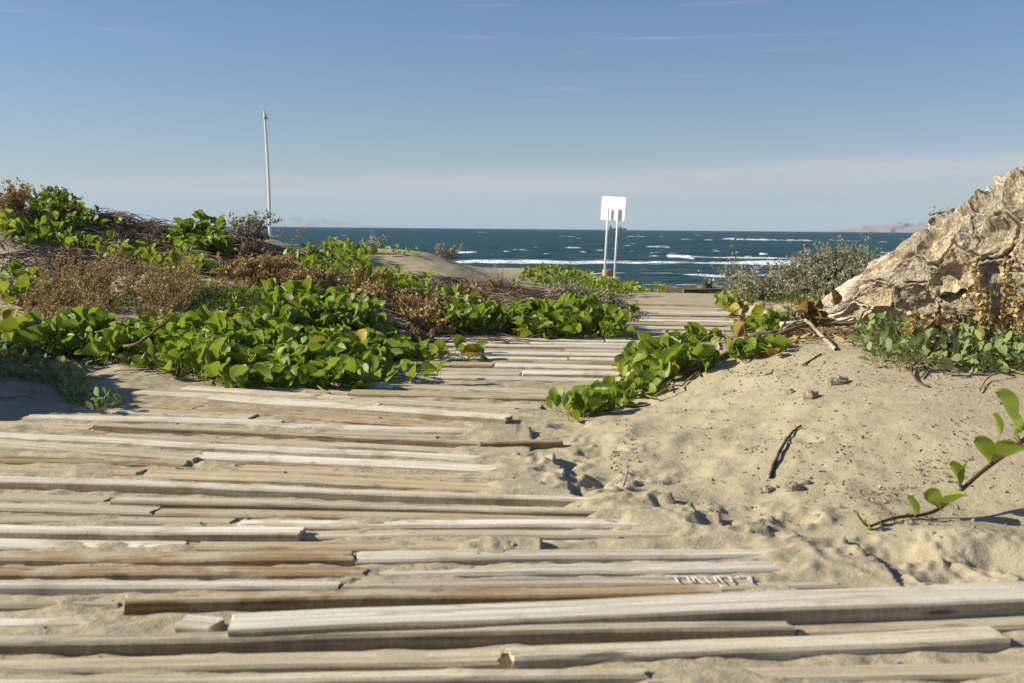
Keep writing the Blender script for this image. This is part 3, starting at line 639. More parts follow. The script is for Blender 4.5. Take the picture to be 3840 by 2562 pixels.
# (base u,v, tip u,v, depth, size factor, roll)
for (bu, bv, tu, tv_, d, wf, rl) in [(2328, 985, 2290, 905, 2.36, 1.0, .5), (2290, 1008, 2284, 955, 2.32, .7, 1.2), (2330, 1005, 2365, 965, 2.36, .8, -.6), (2273, 1062, 2238, 1010, 2.3, .8, .9), (2280, 1062, 2345, 1020, 2.3, 1.1, -.3),
                            (2288, 1052, 2325, 1012, 2.32, .9, .2), (2200, 1112, 2182, 1066, 2.25, .8, 1.0), (2206, 1112, 2205, 1064, 2.25, .35, -1.1), (2160, 1165, 2122, 1135, 2.21, 1.0, .5), (2163, 1165, 2208, 1130, 2.21, 1.1, -.4), (2104, 1187, 2086, 1143, 2.18, .5, 1.2),
                            (2052, 1219, 2075, 1195, 2.16, 1.0, -.5), (2022, 1223, 2020, 1190, 2.15, .5, 1.1), (1992, 1220, 2000, 1208, 2.13, .8, .3), (1985, 1205, 1972, 1188, 2.13, .5, -.7), (1972, 1188, 1960, 1172, 2.13, .5, .6)]:
    a = at_d(bu, bv, d); b = at_d(tu, tv_, d-.01); L = np.linalg.norm(b-a)*1.12; dirv = (b-a)/np.linalg.norm(b-a)
    azv = math.atan2(dirv[1]-.25, dirv[0]); ptv = math.asin(max(-1, min(1, dirv[2])))
    tpl = leaf_template(.55, .35, 15, 26, .82*wf); tq_ = tpl[0]; tpl = (tpl[0], tpl[1], np.minimum(tpl[2], .035+.10*np.abs(np.sin(np.pi*5.5*(tq_[:, 1]-.8*np.abs(tq_[:, 0]))))))
    V_, F_, T_, R_ = leaves_mesh(np.array([a])-np.array(runner.location), np.array([azv]), np.array([ptv]), np.array([rl+math.pi*.15]), np.array([L]), np.array([random.uniform(.45, .9)]), [tpl])
    mesh_np('leaf', V_, F_, LEAF, runner, {'tint': T_, 'rib': R_})
    q = SP[np.argmin(np.linalg.norm(SP-a, axis=1))]; tube_obj('petiole', [[q, (q+a)/2, a]], [.0018], RSTEM, runner, 5, .8)

# ------------------------------------------------------------------ dry weeds
def dry_weed(x, y, h, label, group, lean=(0, 0), nst=9, seeds=60, mat=None, sz=.012, spread=.35, name='dry_weed'):
    z = gz(x, y); root = empty(name, (x, y, z), label=label, cat='weed', group=group)
    paths = []; rad = []; SPp = []
    for i in range(nst):
        a = rng.uniform(0, 2*np.pi); s_ = rng.uniform(.1, spread); L = h*rng.uniform(.6, 1.1)
        p = np.array([rng.normal(0, .02), rng.normal(0, .02), 0]); dv = np.array([math.cos(a)*s_+lean[0], math.sin(a)*s_+lean[1], 1.0]); dv /= np.linalg.norm(dv)
        pts = [p.copy()]
        for k_ in range(7):
            p = p+dv*L/7; dv = dv+rng.normal(0, .1, 3)+np.array([lean[0]*.15, 0, -.09]); dv /= np.linalg.norm(dv); pts.append(p.copy())
        paths.append(pts); rad.append(.0022); pts = np.array(pts)
        for b_ in range(5):
            k_ = rng.integers(2, 7); q = pts[k_]; a2 = rng.uniform(0, 2*np.pi); bl = L*rng.uniform(.12, .3)
            e = q+np.array([math.cos(a2)*.7, math.sin(a2)*.7, .5])*bl; e2 = e+np.array([math.cos(a2)*.5, math.sin(a2)*.5, -.4])*bl*.5
            paths.append([q, e, e2]); rad.append(.0012)
            for _ in range(seeds//30):
                s2 = rng.uniform(.1, 1); SPp.append((q*(1-s2)+e*s2 if rng.random() < .6 else e*(1-s2)+e2*s2)+rng.normal(0, .006, 3))
        for _ in range(int(seeds/2.2)):
            s2 = rng.uniform(.3, 1)*(len(pts)-1); k_ = min(int(s2), len(pts)-2); SPp.append(pts[k_]*(1-(s2-k_))+pts[k_+1]*(s2-k_)+rng.normal(0, .004, 3))
    V_, F_ = tubes(paths, rad, 3, .5); mesh_np('stalks', V_, F_, ROOT, root)
    P = np.array(SPp); m_ = len(P)
    V_, F_, T_, R_ = leaves_mesh(P, rng.uniform(0, 6.28, m_), rng.uniform(-1.2, 1.2, m_), rng.uniform(0, 6.28, m_), sz*rng.uniform(.5, 1.3, m_), rng.random(m_), TPL_DOT)
    mesh_np('seed_heads', V_, F_, mat or DRY, root, {'tint': T_, 'rib': R_}, smooth=False)
    return root
def weeds(poly, dmin, dmax, n_, h, label, group, **kw):
    pts = sorted(scatter(poly, dmin, dmax, n_, lift=h*.4), key=lambda p: float(proj(p)[0]))
    words = 'first second third fourth fifth sixth seventh eighth ninth tenth eleventh twelfth thirteenth fourteenth fifteenth sixteenth'.split()
    for q_, p in enumerate(pts):
        dry_weed(p[0], p[1], h*random.uniform(.5, 1.2), label if n_ > 16 else label+', '+words[q_]+' from left', group, **kw)
weeds([(40, 670), (150, 630), (250, 610), (430, 625), (470, 680), (300, 700), (60, 705)], 5.2, 6.5, 40, .28, 'straw brown dried weed in the dense stand on the left slope', 'dried weeds in the stand on the left slope', seeds=120, nst=5, sz=.0075, spread=.45, lean=(.12, 0))
weeds([(450, 620), (560, 600), (700, 620), (720, 650), (560, 650)], 6.2, 7.8, 12, .22, 'leaning dried weed above the yellow green herbs', 'leaning dried weeds above the herbs', lean=(.5, 0), seeds=90)
weeds([(700, 640), (860, 640), (880, 690), (760, 660)], 6.3, 7.8, 8, .18, 'dried weed behind the top of the vine bed', 'dried weeds behind the vine bed', seeds=90)
weeds([(870, 680), (1000, 690), (1040, 750), (950, 770), (890, 720)], 6.0, 7.4, 16, .15, 'crumpled dried weed in the brown litter by the middle clump', 'dried weeds in the brown litter', seeds=110, spread=.9)
weeds([(820, 630), (1000, 640), (1200, 650), (1220, 680), (1000, 670)], 7.6, 9.5, 8, .14, 'dried weed on the middle slope among bare twigs', 'dried weeds on the middle slope', seeds=80, spread=.7)
weeds([(0, 455), (45, 455), (45, 480), (0, 480)], 8.0, 8.5, 5, .27, 'brown bush stalk standing on the dune top at the left edge', 'brown stalks on the dune top', seeds=90, sz=.016)
weeds([(65, 465), (150, 460), (150, 480), (65, 480)], 8.0, 8.5, 6, .21, 'greenish brown bush stalk on the dune top beside the vines', 'greenish stalks on the dune top', seeds=120, sz=.018, mat=HERB)
weeds([(120, 480), (180, 480), (180, 510), (110, 500)], 7.6, 8.3, 3, .13, 'brown dried weed below the dune top', 'dried weeds below the dune top', seeds=120, spread=1.0)
dry_weed(*hit(1782, 668)[:2], .28, 'slender dry weed standing at the edge of the small dune by the silver shrub', None, nst=4, seeds=50, lean=(.3, 0))
dry_weed(*hit(668, 566)[:2], .25, 'curved dry seed stalk right of the white pole', None, nst=3, seeds=40, lean=(.5, 0), spread=.1)
for (u, v, h) in ((2275, 765, .25), (2325, 770, .26), (2090, 775, .12), (2170, 780, .11)):
    p = at_d(u, v, 3.42); sc_h = 1.2
    dry_weed(p[0], p[1], h*sc_h, {2275: 'golden brown seed stalk near the right edge before the trunk, left one of two', 2325: 'golden brown seed stalk at the right edge before the trunk', 2090: 'short brown seed sprig in front of the trunk middle', 2170: 'short golden sprig among the verbena left of the tall stalks'}[u], 'seed stalks before the palm trunk', nst=3, seeds=260, spread=.12, sz=.013, mat=DRY)
for p, lb in ((at_d(2150, 545, 4.25), 'dry seed sprig growing from the upper edge of the trunk'), (at_d(2205, 492, 4.15), 'dry seed twig pointing left from the trunk top')):
    root = empty('seed_sprig', tuple(p), label=lb, cat='weed', group='seed sprigs on the palm trunk')
    pts = smooth([(0.05, 0, -.02), (0, 0, .0), (-.05, -.01, .01 if 'twig' in lb else -.03), (-.11, 0, .0 if 'twig' in lb else -.08)], 5); mesh_np('stalk', *tubes([pts], [.002], 4), TWIG, root)
    P = np.concatenate([pts[rng.integers(3, len(pts), 90)]+rng.normal(0, .007, (90, 3))]); m_ = 90
    V_, F_, T_, R_ = leaves_mesh(P, rng.uniform(0, 6.28, m_), rng.uniform(-1.2, 1.2, m_), rng.uniform(0, 6.28, m_), .01*rng.uniform(.5, 1.3, m_), rng.random(m_), TPL_DOT)
    mesh_np('seed_heads', V_, F_, DRY, root, {'tint': T_, 'rib': R_}, smooth=False)

# ------------------------------------------------------------------ tangles of dead twigs (nobody could count them)
def twigs(name, label, spec_, mats, rmin=.0015, rmax=.005, Lmin=.1, Lmax=.5, hmax=.05):
    G = np.concatenate([scatter(*s_) for s_ in spec_]); paths = []; rad = []
    for p in G:
        hd = rng.uniform(0, 2*np.pi); L = rng.uniform(Lmin, Lmax); m_ = 7; pts = []; q = p[:2].copy()
        for k_ in range(m_): pts.append(q.copy()); hd += rng.normal(0, .32); q = q+np.array([math.cos(hd), math.sin(hd)])*L/m_
        pts = np.array(pts); lift = rng.uniform(0, hmax)*np.sin(np.linspace(0, np.pi*rng.uniform(.3, 1), m_))
        paths.append(np.column_stack([pts, ground(pts[:, 0], pts[:, 1])+lift+.003])); rad.append(rng.uniform(rmin, rmax))
    V_, F_ = tubes(paths, rad, 4, .5); o = mesh_np(name, V_, F_, mats); tag(o, label, 'twigs', kind='stuff'); return o
twigs('dead_twigs', 'tangle of dark dead twigs over the sand of the left dune', [([(0, 485), (200, 495), (360, 522), (560, 560), (760, 600), (860, 640), (700, 650), (400, 630), (200, 640), (0, 640)], 6, 8.8, 1500), ([(180, 490), (400, 530), (600, 565), (600, 600), (300, 560)], 7.4, 8.7, 500)], TWIG, hmax=.07)
twigs('dead_twigs', 'litter of dry twigs on the slope left of the middle clump', [([(850, 655), (1250, 630), (1380, 670), (1380, 700), (1180, 700), (1240, 770), (1150, 795), (950, 790), (900, 720)], 6, 10, 1400)], TWIG)
twigs('pale_dead_twigs', 'pale bleached twigs strewn among the dark ones on the middle slope', [([(850, 655), (1250, 630), (1380, 670), (1250, 700), (1150, 790), (950, 780)], 6, 10, 330), ([(100, 500), (600, 580), (700, 640), (200, 620)], 6.4, 8.4, 200)], PALETWIG)
twigs('dead_twigs', 'dry twigs lying along the top of the sand hump below the trunk', [([(1660, 795), (1780, 765), (1900, 755), (2000, 745), (2430, 760), (2430, 840), (2200, 830), (2000, 800), (1850, 785)], 3.5, 4.6, 420)], ROOT, .001, .0035, .06, .3, .04)
twigs('dead_twigs', 'dark twigs on the shaded sand under the left vines', [([(80, 790), (250, 790), (420, 820), (560, 850), (400, 860), (250, 830), (80, 820)], 4.1, 4.9, 260), ([(300, 730), (1000, 780), (1000, 840), (400, 840)], 4.5, 6.0, 400)], TWIG, .0012, .0035, .06, .3, .03)
# leaf litter and crumbs on the sand hump and path
def litter(name, label, spec_, size, mat):
    P = np.concatenate([scatter(*s_) for s_ in spec_]); m_ = len(P); P = P+np.array([0, 0, size*.25])
    V_, F_, T_, R_ = leaves_mesh(P, rng.uniform(0, 6.28, m_), rng.uniform(-.5, .5, m_), rng.normal(0, .6, m_), size*rng.uniform(.3, 1.3, m_)**1.5, rng.random(m_), TPL_CRUMB)
    o = mesh_np(name, V_, F_, mat, None, {'tint': T_, 'rib': R_}, smooth=False); tag(o, label, 'litter', kind='stuff')
hump = [(1480, 960), (1700, 810), (1900, 790), (2350, 830), (2350, 1260), (2100, 1250), (1700, 1190), (1420, 1130), (1400, 1000)]
litter('leaf_litter', 'small brown leaf crumbs scattered on the sand hump', [(hump, 1.9, 4.2, 520), ([(1650, 1000), (2330, 960), (2300, 1180), (1900, 1190)], 2.1, 3.1, 260), ([(1600, 820), (2300, 830), (2300, 900), (1650, 900)], 3.1, 3.9, 350)], .0075, LITTER)
litter('leaf_litter', 'brown crumbs gathered in hollows at the foot of the hump', [([(1400, 1040), (1450, 1030), (1450, 1090), (1410, 1090)], 2.4, 3.2, 110), ([(1960, 1120), (2130, 1110), (2080, 1160), (1960, 1150)], 2.1, 2.6, 160), ([(2090, 1060), (2230, 1050), (2200, 1110), (2110, 1110)], 2.2, 2.7, 160), ([(1400, 970), (1450, 960), (1440, 985)], 3, 3.5, 40), ([(2010, 1180), (2160, 1190), (2140, 1205)], 2.0, 2.4, 60)], .007, LITTER)
litter('dark_leaf_litter', 'brown fallen leaves among the vines', [([(850, 660), (1240, 640), (1240, 760), (1150, 790), (950, 770)], 6, 9.5, 2600), ([(1650, 800), (1780, 760), (1950, 760), (1950, 790)], 3.8, 4.6, 260), ([(0, 640), (400, 640), (800, 650), (800, 720), (0, 720)], 5.2, 7, 1700)], .028, DRY)
# sand lumps and pebbles
litter('sand_crumbs', 'tiny sand lumps and shell bits on the hump', [(hump, 1.9, 4.2, 700), ([(0, 1600), (0, 950), (1200, 950), (2300, 1600)], 1.45, 3.6, 350)], .006, CLOD)

def lumps(name, label, spec_, r0, r1, mat):
    P = np.concatenate([scatter(*s_) for s_ in spec_]); V = []; Fc = []
    ico = np.array([(0, 0, 1), (.9, 0, .3), (.28, .85, .35), (-.72, .53, .25), (-.72, -.53, .4), (.28, -.85, .3), (.72, .53, -.4), (-.28, .85, -.4), (-.9, 0, -.4), (-.28, -.85, -.4), (.72, -.53, -.4)])
    fs = [(0, 1, 2), (0, 2, 3), (0, 3, 4), (0, 4, 5), (0, 5, 1), (1, 6, 2), (2, 6, 7), (2, 7, 3), (3, 7, 8), (3, 8, 4), (4, 8, 9), (4, 9, 5), (5, 9, 10), (5, 10, 1), (1, 10, 6)]
    for i, p in enumerate(P):
        r = r0+(r1-r0)*rng.random()**3; q = ico*r*rng.uniform(.6, 1.25, (11, 1))*np.array([1.2, 1, .75]); a = rng.uniform(0, 6.28); c_, s2 = math.cos(a), math.sin(a)
        q = np.column_stack([q[:, 0]*c_-q[:, 1]*s2, q[:, 0]*s2+q[:, 1]*c_, q[:, 2]])+p+np.array([0, 0, r*.3]); V.append(q); Fc.append(np.array(fs)+i*11)
    o = mesh_np(name, np.concatenate(V), np.concatenate(Fc), mat, None, smooth=False); tag(o, label, 'crumbs', kind='stuff')
lumps('sand_crumbs', 'small crumbs of hardened sand over the hump', [(hump, 1.9, 4.2, 420), ([(1650, 800), (1900, 795), (1900, 870), (1640, 880)], 3.2, 4.1, 220), ([(1700, 1000), (1960, 960), (1900, 1130), (1720, 1130)], 2.2, 3.0, 50), ([(-50, 1600), (-50, 950), (1200, 950), (2300, 1250), (2400, 1600)], 1.4, 3.6, 260)], .0014, .006, CLOD)
lumps('dark_crumbs', 'dark crumbs under the verbena at the right edge', [([(2130, 815), (2430, 815), (2430, 850), (2200, 842)], 3.0, 3.9, 260)], .003, .009, DARKSTICK)
def clod(u, v, r, label, squash=.7):
    p = hit(u, v); m_ = 14; V = []; Fc = []; sd = random.random()*50
    for i in range(9):
        th = math.pi*i/8
        for j in range(m_):
            ph = 2*math.pi*j/m_; dx = math.sin(th)*math.cos(ph); dy = math.sin(th)*math.sin(ph); dz = math.cos(th)
            q = r*1.15*(1+.38*float(pn(dx*1.7+sd, dy*1.7+dz*1.3, 4))+.2*float(pn(dx*5+sd, dy*5+dz*4, 4)))
            V.append((dx*q*1.25, dy*q, dz*q*squash))
    for i in range(8):
        for j in range(m_): Fc.append((i*m_+j, (i+1)*m_+j, (i+1)*m_+(j+1) % m_, i*m_+(j+1) % m_))
    o = mesh_py('sand_clod', V, Fc, CLOD, smooth=False); o.location = (p[0], p[1], p[2]+r*squash*.35); o.rotation_euler = (0, 0, random.uniform(-.5, .5))
    return tag(o, label, 'clod', 'sand clods on the hump')
for (u, v, r, lb) in [(1922, 882, .022, 'largest pale sand clod near the top of the hump'), (1858, 912, .019, 'flat wedge shaped sand clod below the largest one'), (1812, 903, .012, 'small round sand clod left of the wedge shaped one'), (1762, 862, .013, 'sand clod below the pale stick'),
                    (1965, 888, .009, 'small clod right beside the largest clod'), (1760, 1128, .012, 'left clod of a lumpy pair low on the hump'), (1820, 1122, .015, 'right clod of a lumpy pair low on the hump'), (1715, 832, .011, 'clod on the upper left of the hump'), (2090, 1205, .008, 'tiny clod by the vine runner tip'),
                    (1845, 1110, .011, 'clod just right of the lumpy pair'), (2290, 930, .009, 'clod near the right edge of the hump'), (1880, 1187, .008, 'clod beside the footprint at the foot of the hump')]:
    clod(u, v, r, lb)

# ------------------------------------------------------------------ single sticks
def stick(name, pts, r, mat, label, cat='stick', group=None, taper=.6, sides=7, knob=True):
    P = smooth(pts, 7); n_ = len(P); rr = r*np.linspace(1, taper, n_)*(1+.12*pn(np.arange(n_)*.35, np.zeros(n_)+r*999, 3))
    rr[0] *= .7; rr[-1] *= .6
    P = P+np.column_stack([pn(np.arange(n_)*.4, np.zeros(n_)+k_*7.1+r*500, 8) for k_ in range(3)])*r*.35
    loc = P.mean(0); V_, F_ = tubes([P-loc], [rr], sides); o = mesh_np(name, V_, F_, mat); o.location = loc
    return tag(o, label, cat, group)
def G3(u, v, dz=.006):
    p = hit(u, v); return (p[0], p[1], p[2]+dz)
stick('dark_stick', [G3(1767, 1101, .004), G3(1775, 1075, .007), G3(1788, 1048, .009), G3(1804, 1018, .009), G3(1820, 998, .008), G3(1838, 983, .008)], .0048, DARKSTICK, 'black curved stick lying on the bare side of the sand hump')
stick('long_root', [G3(1552, 864, .008), G3(1620, 845, .012), G3(1700, 806, .02), G3(1780, 788, .03), G3(1850, 772, .04), G3(1930, 766, .05), G3(2030, 768, .04)], .0115, ROOT, 'long brown root curving along the crest of the sand hump')
stick('pale_stick', [G3(1918, 806), on(1885, 770, 3.85), on(1862, 745, 3.9), on(1846, 733, 3.92)], .0075, PALETWIG, 'pale bleached stick leaning on the hump crest', taper=.8)
stick('pale_stick', [on(1968, 757, 3.9), on(1990, 768, 3.85), on(2015, 785, 3.8)], .009, PALETWIG, 'short thick pale stick in front of the trunk base')
stick('dead_branch', [on(1715, 772, 4.1), on(1770, 765, 4.1), on(1830, 752, 4.2), on(1900, 745, 4.3), on(1960, 742, 4.3), on(2050, 742, 4.3)], .012, ROOT, 'thick brown branch lying along the foot of the trunk')
stick('upright_stick', [G3(1652, 805), on(1645, 780, 4.1), on(1638, 765, 4.15)], .005, PALETWIG, 'thin grey stub standing behind the right hand vines', 'stick', None)
stick('upright_stick', [G3(1672, 798), on(1665, 780, 4.05), on(1659, 768, 4.1)], .005, DARKSTICK, 'thin dark stub beside the grey stub')
stick('dead_branch', [G3(1775, 775), on(1800, 755, 4.1), on(1825, 740, 4.2), on(1850, 732, 4.2)], .006, PALETWIG, 'slanting forked twig left of the dead leaves')
stick('dead_branch', [G3(1785, 780), on(1793, 755, 4.05), on(1803, 738, 4.1)], .006, TWIG, 'dark upright twig left of the dead leaves')
stick('small_twig', [G3(1842, 842), G3(1865, 828), G3(1885, 815)], .0035, TWIG, 'short straight twig below the pale stick')
stick('small_twig', [G3(1608, 868), G3(1590, 845, .02), G3(1560, 815, .05), on(1530, 790, 3.9)], .0028, TWIG, 'thin arching twig in front of the right hand vines')
stick('small_twig', [G3(2132, 893), G3(2105, 880), G3(2092, 862, .012), G3(2098, 850, .02), G3(2118, 852, .02), G3(2125, 858, .01), G3(2112, 872)], .004, TWIG, 'looped brown twig on the upper hump')
stick('small_twig', [G3(2330, 868), G3(2290, 872, .02), G3(2262, 880, .01), G3(2248, 905)], .003, ROOT, 'thin reddish twig near the right edge of the hump')
stick('pale_stick', [on(1870, 790, 3.8), on(2040, 790, 3.6), on(2090, 800, 3.5), on(2150, 812, 3.4)], .0035, PALETWIG, 'long thin pale twig running under the verbena')
stick('pale_stick', [on(325, 826, 4.2, .0), G3(345, 818, .03), G3(375, 826, .02), G3(410, 822, .02), G3(445, 812, .03), G3(480, 828, .01), G3(520, 846)], .005, PALETWIG, 'wavy pale stick lying in the shade below the vine bed')
stick('dark_branch', [G3(170, 830), G3(240, 812, .03), on(310, 790, 4.4), on(360, 755, 4.4), on(400, 725, 4.45)], .008, TWIG, 'dark diagonal branch poking out of the left vines')
stick('dark_branch', [G3(250, 835), G3(330, 838, .02), G3(420, 836, .02), G3(500, 826)], .006, TWIG, 'dark twig lying level below the diagonal branch')
stick('bare_shoot', [on(240, 608, 6.7), on(330, 580, 6.95), on(400, 566, 7.1), on(460, 585, 7.1), on(520, 610, 6.9)], .008, STEM, 'pale yellow vine stem crossing the left slope', 'shoot')
stick('bare_shoot', [on(110, 520, 7.8), on(140, 485, 8.0), on(165, 463, 8.0), on(192, 452, 8.0)], .006, ROOT, 'bare shoot rising to the right from the dune top', 'shoot')
stick('brown_branch', [on(860, 755, 6.0), on(900, 735, 6.2), on(950, 715, 6.4), on(985, 700, 6.5)], .008, ROOT, 'orange brown branch in the litter left of the middle clump')
p = hit(1438, 1122); stick('white_stub', [G3(1430, 1122), (p[0], p[1]-.02, p[2]+.05)], .0035, PALETWIG, 'tiny white stub upright in the trampled sand')
# crumpled dead leaves
def dead_leaves(p, n_, size, label, yellow=0):
    root = empty('dead_leaves', tuple(p), label=label, cat='dead leaves'); m_ = n_
    tp = [leaf_template(f, d, 5, 7, .9) for f, d in ((1.8, 1.4), (-1.6, 1.2), (2.2, -.9))]
    P = rng.normal(0, 1, (m_, 3))*np.array([.024, .02, .05]); V_, F_, T_, R_ = leaves_mesh(P, rng.uniform(0, 6.28, m_), rng.uniform(-1.3, .6, m_), rng.uniform(0, 6.28, m_), size*rng.uniform(.6, 1.1, m_), rng.random(m_)*.12, tp)
    mesh_np('crumpled_leaf', V_, F_, DRY, root, {'tint': T_, 'rib': R_})
    mesh_np('stalk', *tubes([smooth([(0, 0, -.13), (.01, 0, -.06), (0, 0, .03)], 4)], [.003], 5), ROOT, root)
    for k_ in range(yellow):
        V_, F_, T_, R_ = leaves_mesh(np.array([[-.02+.05*k_, 0, .06]]), np.array([2.2-2.2*k_]), np.array([.5]), np.array([.8]), np.array([size*1.15]), np.array([.972]), TPL_BIG[:2])
        mesh_np('yellow_leaf', V_, F_, LEAF, root, {'tint': T_, 'rib': R_})
dead_leaves(at_d(1862, 718, 4.2), 16, .05, 'hanging crumpled dark brown dead leaves left of the trunk tip')
dead_leaves(at_d(1706, 755, 4.2), 9, .05, 'brown dead leaves topped by two yellow ones above the hump crest', 2)
# yellow and flowers
def flower(u, v, d, label):
    p = at_d(u, v, d); root = empty('purple_flower', tuple(p), label=label, cat='flower', group='small purple flowers')
    m_ = 14; V_, F_, T_, R_ = leaves_mesh(rng.normal(0, .004, (m_, 3)), rng.uniform(0, 6.28, m_), rng.uniform(0, 1.3, m_), rng.normal(0, .3, m_), np.full(m_, .014), rng.random(m_), TPL_VRB)
    mesh_np('petals', V_, F_, FLOWER, root, {'tint': T_, 'rib': R_}); mesh_np('stalk', *tubes([[(0, 0, 0), (.003, 0, -.04), (0, 0, -.09)]], [.0012], 4), STEM, root)
flower(2296, 752, 3.55, 'purple flower cluster in the verbena before the trunk'); flower(85, 744, 4.4, 'purple flower between the leaves at the left edge'); flower(77, 698, 5.0, 'purple flower in front of the brown weeds at far left'); flower(1010, 823, 4.35, 'tiny purple flower low in front of the vine bed')
def yleaf(u, v, d, s_, az, pt, label):
    p = at_d(u, v, d); V_, F_, T_, R_ = leaves_mesh(np.zeros((1, 3)), np.array([az]), np.array([pt]), np.array([.3]), np.array([s_]), np.array([.974]), [TPL_BIG[1]])
    o = mesh_np('yellow_leaf', V_, F_, LEAF, None, {'tint': T_, 'rib': R_}); o.location = p; tag(o, label, 'leaf', 'yellowed vine leaves')
yleaf(828, 790, 4.6, .09, 2.0, .7, 'bright yellow leaf at the right end of the vine bed'); yleaf(15, 757, 4.7, .1, .9, .5, 'orange yellow leaf at the left edge'); yleaf(25, 742, 4.8, .09, 1.6, .9, 'upright yellow leaf at the left edge'); yleaf(563, 845, 4.2, .07, 1.2, .9, 'yellow leaf at the lower rim of the vine bed'); yleaf(712, 788, 4.5, .07, .2, .3, 'orange leaf inside the vine bed')
yleaf(1760, 668, 8.6, .1, 1.4, .9, 'orange leaf in the far right vines')

# ------------------------------------------------------------------ shrubs
def shrub(name, p, rx, h, label, nbr, nleaf, lsz, leafmat, woodmat, group=None, drop=0.0):
    root = empty(name, tuple(p), label=label, cat='shrub', group=group); paths = []; rad = []; tips = []
    for i in range(nbr):
        a = rng.uniform(0, 2*np.pi); ph = rng.uniform(.02, 1.0)**.6*1.45; dv = np.array([math.cos(a)*math.sin(ph), math.sin(a)*math.sin(ph)*.7, math.cos(ph)])
        L = (rx*math.sin(ph)**2+h*math.cos(ph)**2)*rng.uniform(.7, 1.08)*(1+.2*math.sin(3*a)); q = np.zeros(3); pts = [q.copy()]
        for k_ in range(8):
            q = q+dv*L/8; dv = dv+rng.normal(0, .13, 3)+np.array([0, 0, .03]); dv /= np.linalg.norm(dv); pts.append(q.copy())
        paths.append(pts); rad.append(.0035*h/.35); pts = np.array(pts)
        for b_ in range(5):
            k_ = rng.integers(2, 8); e = pts[k_]+(dv*.5+rng.normal(0, .55, 3)+np.array([0, 0, .3]))*L*.2; paths.append([pts[k_], (pts[k_]+e)/2+rng.normal(0, .006, 3), e]); rad.append(.0016*h/.35)
            tips.append((pts[k_], e))
        tips += [(pts[k_], pts[k_+1]) for k_ in range(3, 8)]
    mesh_np('branches', *tubes(paths, rad, 3, .4), woodmat, root)
    if nleaf:
        T0 = np.array([t_[0] for t_ in tips]); T1 = np.array([t_[1] for t_ in tips]); k_ = rng.integers(0, len(T0), nleaf); s_ = rng.random((nleaf, 1))
        P = T0[k_]*(1-s_)+T1[k_]*s_+rng.normal(0, .008, (nleaf, 3)); P = P[P[:, 2] > -.02]; nleaf = len(P)
        V_, F_, T_, R_ = leaves_mesh(P, rng.uniform(0, 6.28, nleaf), rng.uniform(-.3, 1.4, nleaf), rng.uniform(0, 6.28, nleaf), lsz*rng.uniform(.5, 1.3, nleaf), rng.random(nleaf), TPL_DOT)
        mesh_np('foliage', V_, F_, leafmat, root, {'tint': T_, 'rib': R_}, smooth=False)
    return root
def base(u, v, d):
    p = at_d(u, v, d); return (p[0], p[1], gz(p[0], p[1]))
shrub('silver_shrub', base(1915, 690, 7.6), .37, .30, 'rounded silver green shrub behind the tip of the palm trunk', 360, 60000, .0105, SILV, PALETWIG)
shrub('silver_shrub', base(1995, 690, 7.3), .24, .28, 'right hand lobe of silver shrub against the palm trunk', 180, 26000, .0105, SILV, PALETWIG)
shrub('low_silver_plant', base(1395, 700, 7.7), .2, .16, 'low silvery plant beside the boards behind the middle clump', 50, 2200, .013, SILV, PALETWIG)
shrub('low_silver_plant', base(1440, 745, 7.0), .14, .08, 'silvery plant spilling onto the boards', 30, 900, .012, SILV, PALETWIG)
shrub('low_silver_plant', base(1745, 712, 8.0), .5, .09, 'flat silvery plant on the sand right of the far boards', 90, 3800, .015, SILV, PALETWIG)
shrub('low_silver_plant', base(1850, 735, 6.6), .3, .12, 'grey plant at the foot of the trunk tip', 50, 2000, .013, SILV, PALETWIG)
shrub('low_silver_plant', base(1310, 665, 9.6), .3, .12, 'silvery plant among the bare twigs left of the sign', 50, 1800, .015, SILV, PALETWIG)
shrub('low_silver_plant', base(575, 570, 8.6), .25, .2, 'pale green wispy plant between the tall clump and the pole', 40, 1400, .017, SILV, TWIG)
shrub('bare_shrub', base(1150, 640, 9.8), .28, .30, 'leafless grey shrub standing against the surf', 34, 0, .01, SILV, PALETWIG)
shrub('bare_shrub', base(1090, 640, 9.6), .3, .16, 'low leafless shrub left of the tall one', 34, 0, .01, SILV, PALETWIG)
shrub('wispy_plant', base(860, 575, 11.8), .2, .26, 'thin pale plant on the crest of the bare dune', 14, 260, .018, SILV, PALETWIG)
shrub('wispy_plant', base(1025, 605, 12.0), .22, .2, 'pale wispy plant on the right shoulder of the bare dune', 22, 500, .018, SILV, PALETWIG)

